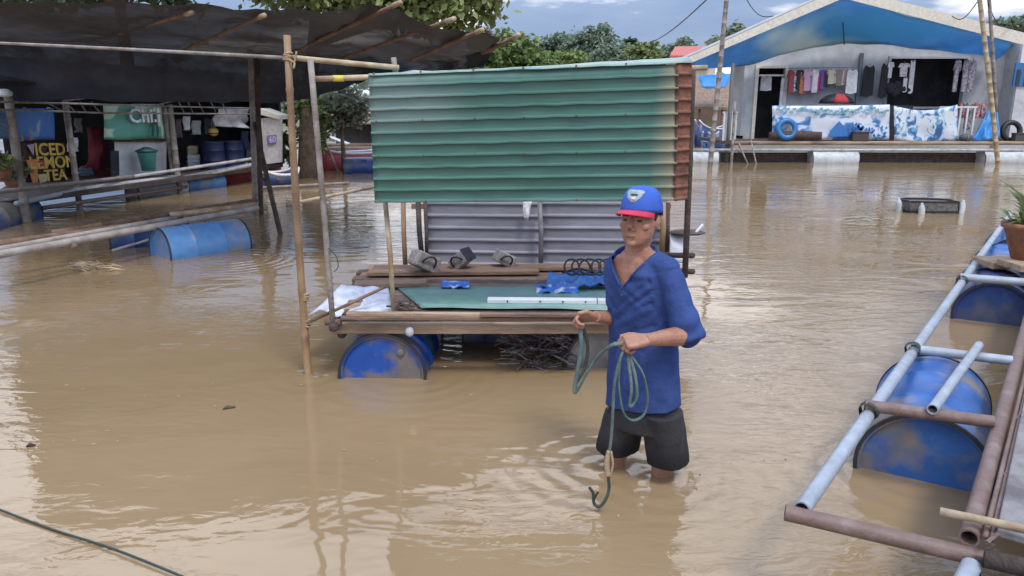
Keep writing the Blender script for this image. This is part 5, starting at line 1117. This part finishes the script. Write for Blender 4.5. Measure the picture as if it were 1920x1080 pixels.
# arms
def arm(sh, el, wr):
    d = (wr-el); body.tube([sh, lerp(sh, el, .35), lerp(sh, el, .8), el], [.056, .051, .043, .041], 14)
    body.tube([el, lerp(el, wr, .22), lerp(el, wr, .6), lerp(el, wr, .9), wr+d.normalized()*.01], [.041, .045, .037, .029, .028], 14, flat=.95)
arm(ShL, ElL, WrL); arm(ShR, ElR, WrR)
# hands: palm, four unequal fingers with three bends each, thumb from the side of the palm
def hand(wr, d, nrm, curl, thumb_dir, th2):
    d = d.normalized(); nrm = (nrm-d*nrm.dot(d)).normalized(); s = d.cross(nrm).normalized()
    if s.z > 0: s = -s                      # s runs from the thumb side (up) to the little finger (down)
    pc = wr + d*.05
    body.loft([(wr-d*.012, s*.026, nrm*.02), (wr+d*.02, s*.033, nrm*.019), (wr+d*.055, s*.041, nrm*.017), (wr+d*.085, s*.041, nrm*.014), (wr+d*.098, s*.036, nrm*.008)], 14, p=2.6)
    for k, (ln, off) in enumerate(((.9, -.031), (1.0, -.0105), (.95, .0105), (.76, .030))):
        b = wr + d*(.088-.004*abs(k-1)) + s*off + nrm*.002; a = 0; pts = [b - d*.03]; p = b; pts.append(p); rs = [.0092, .0094]
        for l, c in zip((.040, .027, .021), curl):
            a += c + R(4)*k; v = d*math.cos(a) - nrm*math.sin(a); p = p + v*l*ln; pts.append(p); rs.append(rs[-1]*.94)
        body.tube(pts, rs, 9); body.ell(pts[-1], (rs[-1],)*3, nu=8, nv=6)
    tb = wr + d*.022 - s*.026 - nrm*.004; t1 = tb + thumb_dir.normalized()*.042; t2 = t1 + th2.normalized()*.034
    body.tube([tb-d*.012+s*.01, tb, t1, t2], [.015, .0145, .0118, .0095], 10); body.ell(t2, (.0095,)*3, nu=8, nv=6)
    return wr, d, s, nrm
dL = Vector((-1, -.25, -.02)); nL = Vector((-.1, -.5, .85))
hL = hand(WrL, dL, nL, (R(52), R(72), R(50)), Vector((-.9, .05, .16)), Vector((-1, -.05, -.22)))
dR = Vector((-.95, -.22, .03)); nR = Vector((.05, .7, .75))
hR = hand(WrR, dR, nR, (R(48), R(70), R(45)), Vector((-.7, -.35, .42)), Vector((-.9, -.3, -.1)))
# legs and feet (below the water too)
hipL, hipR = C(1240, 770, 3.2), C(1172, 768, 3.3)
kL, kR = C(1243, 866, 3.25), C(1152, 862, 3.36)
fL, fR = Vector((kL.x+.01, kL.y+.04, -.36)), Vector((kR.x-.0, kR.y+.05, -.36))
body.loft([(C(1206, 720), LFT*.128, FWD*.09), (C(1206, 770), LFT*.14, FWD*.10), (C(1206, 800), LFT*.12, FWD*.1)], 24)
for hp, kn, ft in ((hipL, kL, fL), (hipR, kR, fR)):
    body.tube([hp, lerp(hp, kn, .5), kn, lerp(kn, ft, .3), lerp(kn, ft, .8), ft], [.085, .07, .053, .056, .037, .04], 14)
    body.tube([ft-FWD*.05, ft+FWD*.06-UP*.02, ft+FWD*.17-UP*.035], [.04, .042, .028], 10, flat=.8)
# head
body.ell(Hd(0, -.012, .045), (.074, .094, .083), HM, 28, 18)
body.loft([(Hd(0, .005, .03), hl*.073, hf*.082), (Hd(0, .012, -.01), hl*.071, hf*.08), (Hd(0, .018, -.045), hl*.068, hf*.074), (Hd(0, .026, -.075), hl*.061, hf*.064), (Hd(0, .038, -.1), hl*.046, hf*.047), (Hd(0, .045, -.113), hl*.024, hf*.03)], 26, p=2.3)
body.ell(Hd(0, .08, -.099), (.022, .014, .016), HM)
body.tube([Hd(0, .084, .012), Hd(0, .1, -.014), Hd(0, .112, -.034)], [.0085, .011, .0125], 10)
for s in (-1, 1):
    body.ell(Hd(s*.013, .097, -.039), (.0095, .012, .008), HM, 10, 8)
    body.ell(Hd(s*.03, .082, .019), (.025, .0125, .0075), HM, 12, 8)
    body.ell(Hd(s*.043, .062, -.026), (.025, .022, .02), HM, 12, 8)
    body.ell(Hd(s*.032, .077, -.001), (.0145, .0095, .0075), HM, 12, 8)
    body.ell(Hd(s*.076, -.008, -.004), (.008, .019, .031), HM @ Matrix.Rotation(s*.35, 3, 'Z'), 12, 8)
body.ell(Hd(0, .087, -.067), (.025, .011, .0058), HM, 12, 8); body.ell(Hd(0, .085, -.079), (.021, .0105, .0065), HM, 12, 8)
bm_me = evaluated(body, .0032, 4, .5)
# keep a copy of the surface for fitting clothes
bodyo = mesh_obj('body', bm_me, m_skin, man)
def face_bits(name, mb, mat): return mb.build(name, mat, man, smooth=True)
for s in (-1, 1):
    MB().ell(Hd(s*.032, .0852, -.003), (.0125, .005, .0042), HM, 12, 8).build('eye', m_eye, man, smooth=True)
    MB().tube([Hd(s*.016, .0945, .0155), Hd(s*.032, .0935, .0195), Hd(s*.048, .084, .015)], [.0032, .0045, .0026], 8).build('eyebrow', m_hair, man, smooth=True)
MB().ell(Hd(0, .0943, -.073), (.024, .005, .0026), HM, 12, 6).build('lips', m_lips, man, smooth=True)
# hair: a close shell at the back and sides under the cap
hb_ = MB(); rows = []
for i in range(9):
    z = lerp(-.055, .06, i/8); row = []
    for j in range(25):
        a = R(lerp(12, 168, j/24)); low = -.03 if abs(math.cos(a)) > .8 else -.06
        zz_ = max(z, low); q = math.sqrt(max(.05, 1-((zz_-.045)/.105)**2))
        row.append(Hd(math.cos(a)*.0785*q, -.012-math.sin(a)*.097*q+(.018 if abs(math.cos(a)) > .95 else 0), zz_))
    rows.append(row)
hb_.grid(rows).build('hair', m_hair, man, smooth=True, solid=.006)

for s in (-1, 1): MB().ell(Hd(s*.0715, .008, .022), (.0075, .022, .024), HM, 12, 8).build('sideburn', m_hair, man, smooth=True)
# cap
cap_mb = MB(); rows = []; NA = 36
for i in range(13):
    t = i/12*math.pi/2; row = []
    for j in range(NA+1):
        a = 2*math.pi*j/NA
        z = .034 + .108*math.sin(t)**.95; r = math.cos(t)**.62 if t < 1.56 else 0.0
        seam = 1+.010*abs(math.sin(a*3))*math.cos(t)
        row.append(Hd(math.cos(a)*.0865*r*seam, -.008+math.sin(a)*.107*r*seam, z - .014*(math.sin(a)<-.2)*(1-math.sin(t))))
    rows.append(row)
m_cap = M('cap_blue', (.035, .11, .48), .8, var=.08, bump=.25, bscale=300); m_capred = M('cap_red', (.55, .03, .07), .75, bump=.2, bscale=300)
cap = cap_mb.grid(rows).build('cap', m_cap, man, smooth=True, solid=.004)
rows = []; rows_t = []
for i in range(9):
    v = i/8; row = []
    for j in range(21):
        u = j/20*2-1; a = math.pi/2 - u*R(64)
        r0x, r0y = .0865*math.cos(a), -.008+.107*math.sin(a)
        ext = .075*(1-abs(u)**2.6)*v
        row.append(Hd(r0x*(1+.10*v*(1-abs(u)**3)), r0y+ext, .040-.013*v*v-.020*u*u*(.4+.6*v)))
    rows.append(row)
MB().grid(rows).build('brim', m_capred, cap, smooth=True, solid=.0045)
def on_cap(ax, t): # point on cap surface
    z = .034+.108*math.sin(t)**.95; r = math.cos(t)**.62
    return Hd(math.cos(ax)*.0885*r, -.008+math.sin(ax)*.1092*r, z+.001)
rows = []
for i in range(7):
    t = lerp(.34, .98, i/6); w = [.10, .22, .34, .40, .44, .44, .30][i]; rows.append([on_cap(math.pi/2+.02+lerp(w*1.05, -w*1.05, j/8)/max(.5, math.cos(t)**.62), t) for j in range(9)])
MB().grid(rows).build('badge', M('badge_grey', (.33, .4, .42), .6, (.2, .27, .3), 60, (.45, .6)), cap, smooth=True, solid=.005)
rows = [[on_cap(math.pi/2+a, t)+hf*.003 for a in (.2, .1, 0, -.1, -.2)] for t in (.66, .74)]
MB().grid(rows).build('badge_mark', m_rim, cap, smooth=True, solid=.004)
rows = [[on_cap(math.pi/2+a, t)+hf*.003 for a in (.12, .04, -.04, -.12)] for t in (.46, .58)]
MB().grid(rows).build('badge_mark', M('badge_white', (.6, .64, .66), .6), cap, smooth=True, solid=.004)
MB().ell(Hd(0, -.008, .1435), (.008, .008, .005), HM, 10, 6).build('button', m_cap, cap, smooth=True)

# shirt: remeshed shell, opened at hem, sleeves, neck and the short V
sh = MB()
st = torso[2:-1] + [(1206, 740, .166, .122), (1206, 775, .172, .126), (1206, 810, .172, .126)]
sh.loft([(C(1192, 482), LFT*.115, FWD*.082)] + rings(st, .006), 32, p=2.35)
for S_ in (ShL, ShR): sh.tube([C(1195, 484, 3.25), lerp(C(1195, 486), S_, .55)+UP*.004, S_-UP*.002], [.058, .060, .058], 14)
def sleeve(s, e, w, k, extra):
    d = (e-s).normalized(); sh.tube([lerp(C(1200, 500), s, .55)-UP*.012, s-UP*.004, lerp(s, e, .18), lerp(s, e, .35), lerp(s, e, .62), lerp(s, e, .9), e+d*.02], [.05, .060, .060, .060, .061, .064, .062], 20)
    sh.tube([e-d*.02, lerp(e, w, extra)], [.064, .056], 16)
sleeve(ShL, ElL, WrL, .9, .14); sleeve(ShR, ElR, WrR, .9, .3)
me = evaluated(sh, .0055, 14, .5)
bm = bmesh.new(); bm.from_mesh(me)
NC0 = C(1190, 484)
CREASE = [(.13, -.10, .02, -.20, .007), (.14, -.14, -.01, -.27, .008), (.12, -.20, -.05, -.31, .007), (.13, -.30, .02, -.36, .006), (-.13, -.11, -.05, -.19, .006), (-.13, -.2, -.06, -.24, .005),
          (.10, -.42, .07, -.66, .008), (-.03, -.40, -.06, -.66, .008), (.02, -.46, .015, -.66, .006), (-.11, -.42, -.10, -.66, .007), (.06, -.33, -.02, -.44, .006), (.03, -.06, .12, -.05, .005), (.04, -.12, .10, -.16, .005)]
# cloth folds
for v in bm.verts: pass
bm.normal_update()
axL = (ElL-ShL).normalized()
for v in bm.verts:
    p = v.co; w = noise.noise(Vector((p.x*9, p.y*9, p.z*4)))*.007 + noise.noise(Vector((p.x*22+3, p.y*22, p.z*9)))*.003
    # drag folds from the bent elbow and from armpit to belly
    t = (p-ShL).dot(axL); rad = ((p-ShL)-axL*t).length
    if 0 < t < .36 and rad < .1:
        w += .0055*math.sin(t*62+noise.noise(p*9)*3.5)*(max(0, t-.08)/.24)
    else:
        q = (p-ShL).dot((LFT*.6+UP*.8)); w += .005*math.sin(q*60+noise.noise(p*6)*3)*max(0, 1-(p-ShL).length/.38)
        low = max(0, (C(1206, 640).z-p.z)/.3); w += .006*low*noise.noise(Vector((p.dot(LFT)*16, p.dot(FWD)*16, p.z*2.5)))
    dN = p-NC0; cu, cz_ = dN.dot(LFT), dN.z
    if dN.dot(FWD) > -.02 and not (0 < t < .36 and rad < .085):
        for x0, z0, x1, z1, am in CREASE:
            dx, dz = x1-x0, z1-z0; L2 = dx*dx+dz*dz; k = max(0, min(1, ((cu-x0)*dx+(cz_-z0)*dz)/L2))
            nx, nz = cu-(x0+k*dx), cz_-(z0+k*dz); sd_ = (nx*dz-nz*dx)/math.sqrt(L2); dd_ = math.hypot(nx, nz)
            if dd_ < .05: w += am*math.exp(-(dd_/.016)**2)*math.sin(math.pi*min(1, .15+k))**.6 - am*.7*math.exp(-((sd_-.022)/.013)**2)*math.exp(-(max(0, dd_-.03)/.01)**2)
    v.co = p + v.normal*w
def cut(co, no):
    g = bm.verts[:]+bm.edges[:]+bm.faces[:]; bmesh.ops.bisect_plane(bm, geom=g, plane_co=co, plane_no=no, clear_outer=True)
hemn = (-UP + LFT*.10 - FWD*.02).normalized(); cut(C(1207, 772, YM-.12), hemn)
# sleeve ends
def cut_sleeve(co, no, centre, rad):
    no = no.normalized(); fs = [f for f in bm.faces if (f.calc_center_median()-co).dot(no) > 0 and (f.calc_center_median()-centre).length < rad]
    bmesh.ops.delete(bm, geom=fs, context='FACES')
NC = C(1190, 484); 
dl = (ElL-ShL).normalized(); fl = (WrL-ElL).normalized()
# neck hole and V
def loc(p):
    d = p-NC; return d.dot(LFT), d.dot(FWD), d.z
dele = []
VZ = -.105
for f in bm.faces:
    u, v_, z = loc(f.calc_center_median())
    if (u/.078)**2+(v_/.07)**2 < 1 and z > -.06 and v_ < .04: dele.append(f)
    elif v_ > -.0 and VZ < z < .09 and abs(u+.002) < .006+.078*(z-VZ)/(-VZ): dele.append(f)
bmesh.ops.delete(bm, geom=dele, context='FACES')
bmesh.ops.delete(bm, geom=[v for v in bm.verts if not v.link_faces], context='VERTS')
# tidy the ragged opening
bnd = [v for v in bm.verts if any(e.is_boundary for e in v.link_edges)]
for _ in range(6):
    nc = {}
    for v in bnd:
        nb = [e.other_vert(v).co for e in v.link_edges if e.is_boundary]
        if len(nb) == 2: nc[v] = v.co*.4 + (nb[0]+nb[1])*.3
    for v, c in nc.items(): v.co = c
m_shirt = M('shirt_blue', (.034, .068, .215), .8, (.027, .053, .175), 4, (.42, .62), bump=.6, bscale=16, spec=.3)
me2 = bpy.data.meshes.new('shirt'); bm.to_mesh(me2)
bvh = BVHTree.FromBMesh(bm); bm.free()
shirt_o = mesh_obj('shirt', me2, m_shirt, man); md = shirt_o.modifiers.new('solid', 'SOLIDIFY'); md.thickness = .0035; md.offset = 1
# placket edges and standing collar
def on_shirt(u, z, off=.002):
    o0 = NC + LFT*u + UP*z + FWD*.35; h = bvh.ray_cast(o0, -FWD, .5)
    return (h[0]+FWD*off) if h[0] is not None else None
def vhalf(z): return .006+.078*(z-VZ)/(-VZ)
for s in (-1, 1):
    pts = []; 
    for k in range(9):
        z = lerp(VZ-.005, -.005, k/8); p = on_shirt(s*(vhalf(z)+.008)-.002, z)
        if p is not None: pts.append(p)
    if len(pts) > 2: MB().tube(pts, [.008]*len(pts), 8, flat=.45).build('placket', m_shirt, shirt_o, smooth=True)
for zb in (-.118, -.15):
    p = on_shirt(-.002, zb, .003)
    if p is not None: MB().lathe([(.005, 0), (.005, .002), (.001, .003)], p, FWD, 10).build('button', m_navy, shirt_o)
rows = []
for i in range(6):
    v = i/5; row = []
    for j in range(41):
        th = R(lerp(64, 296, j/40)); front = max(0, math.cos(th)); back = max(0, -math.cos(th))
        ru, rv = .089+.006*v, .078+.008*v
        z = lerp(-.026, .026, v) + .028*back - .022*front
        row.append(NC + LFT*(-math.sin(th)*ru) + FWD*(math.cos(th)*rv - .006) + UP*z)
    rows.append(row)
MB().grid(rows).build('collar', m_shirt, shirt_o, smooth=True, solid=.006)

# shorts
so = MB()
so.loft([(C(1206, 700), LFT*.135, FWD*.098), (C(1206, 745), LFT*.146, FWD*.108), (C(1204, 772), LFT*.158, FWD*.118), (C(1203, 797), LFT*.158, FWD*.12)], 28, p=2.3)
hemL, hemR = C(1257, 905, 3.21), C(1152, 903, 3.34)
so.loft([(C(1238, 770, 3.18), LFT*.094, FWD*.11), (C(1248, 820, 3.19), LFT*.085, FWD*.105), (C(1254, 860, 3.20), LFT*.083, FWD*.104), (hemL, LFT*.086, FWD*.104)], 22, p=2.3)
so.loft([(C(1176, 770, 3.29), LFT*.094, FWD*.11), (C(1164, 815, 3.31), LFT*.089, FWD*.11), (C(1156, 850, 3.33), LFT*.089, FWD*.11), (hemR, LFT*.093, FWD*.112)], 22, p=2.3)
me = evaluated(so, .006, 3, .5); bm = bmesh.new(); bm.from_mesh(me); bm.normal_update()
for v in bm.verts:
    p = v.co; w = noise.noise(Vector((p.x*12, p.y*12, p.z*3)))*.012 + noise.noise(Vector((p.x*30, p.y*30, p.z*12)))*.003; v.co = p+v.normal*w
cut(C(1205, 872, YM-.09), (-UP+LFT*-.02).normalized())
me2 = bpy.data.meshes.new('shorts'); bm.to_mesh(me2); bm.free()
hz = C(1205, 872, YM-.09).z; m_sh_ = M('shorts_black', (.022, .022, .026), .85, (.034, .033, .036), 4, bump=.4, bscale=22); blotch(m_sh_, Vector((0, 0, hz))-wloc(man), (9, 9, .11), (.007, .007, .008), .4, .9)   # soaked lower edge
sho = mesh_obj('shorts', me2, M('shorts_black', (.018, .018, .021), .85, (.03, .029, .031), 4, bump=.4, bscale=22), man); md = sho.modifiers.new('solid', 'SOLIDIFY'); md.thickness = .004; md.offset = 1

# rope in his hands
rp = thing('rope', 'dark green rope looped between the hands of the man, its end hanging', 'rope', WrL)
def grip(h, k=.088): return h[0] + h[1]*k - h[3]*.026
gL, gR = grip(hL), grip(hR)
def px_(a, b, Y): return at_y(a, b, Y)
YL, YR2 = gL.y, gR.y
def rope_run(name, pts, r, mat, flat=.6, n=7): return MB().tube(curve_pts(pts, n), r*.85, 8, flat=flat).build(name, mat, rp, smooth=True)
rope_run('rope_run', [gR+Vector((-.01, .0, .03)), gR, px_(1090, 650, YR2-.02), px_(1078, 725, YR2-.05), px_(1082, 733, YR2-.06), px_(1100, 700, YR2-.08), px_(1122, 668, lerp(YR2, YL, .5)), px_(1148, 647, YL-.03), gL+Vector((-.015, 0, .01)), gL], .0115, m_rope)
rope_run('rope_run', [gR+Vector((.02, 0, -.01)), px_(1102, 650, YR2), px_(1096, 690, YR2-.01), px_(1078, 722, YR2-.04)], .009, m_rope_dark)
rope_run('rope_run', [gL, px_(1184, 668, YL+.0), px_(1205, 700, YL), px_(1214, 742, YL), px_(1208, 776, YL+.02), px_(1186, 788, YL+.02), px_(1168, 770, YL), px_(1160, 715, YL), px_(1166, 665, YL+.01), gL+Vector((.01, 0, -.01))], .0095, m_rope)
rope_run('rope_run', [gL, px_(1180, 690, YL-.015), px_(1184, 730, YL-.02), px_(1181, 762, YL-.02), px_(1194, 745, YL-.02), px_(1190, 700, YL-.015), gL], .008, m_rope)
rope_run('rope_run', [gL, px_(1162, 675, YL-.02), px_(1152, 720, YL-.02), px_(1149, 775, YL-.01), px_(1146, 820, YL), px_(1142, 850, YL)], .009, m_rope)
rope_run('frayed_end', [px_(1143, 845, YL), px_(1138, 868, YL), px_(1140, 893, YL)], .014, m_rope_tan)
rope_run('frayed_strand', [px_(1146, 848, YL-.01), px_(1149, 872, YL-.01), px_(1143, 895, YL)], .006, m_rope_tan)
rope_run('rope_run', [px_(1140, 890, YL), px_(1142, 915, YL-.0), px_(1136, 936, YL-.02), px_(1124, 950, YL-.03), px_(1114, 944, YL-.02), px_(1112, 925, YL-.02), px_(1105, 914, YL-.02)], .008, m_rope_dark, flat=1)
rope_run('frayed_strand', [px_(1113, 938, YL-.02), px_(1119, 926, YL-.03), px_(1122, 922, YL-.03)], .006, m_rope_dark, flat=1)
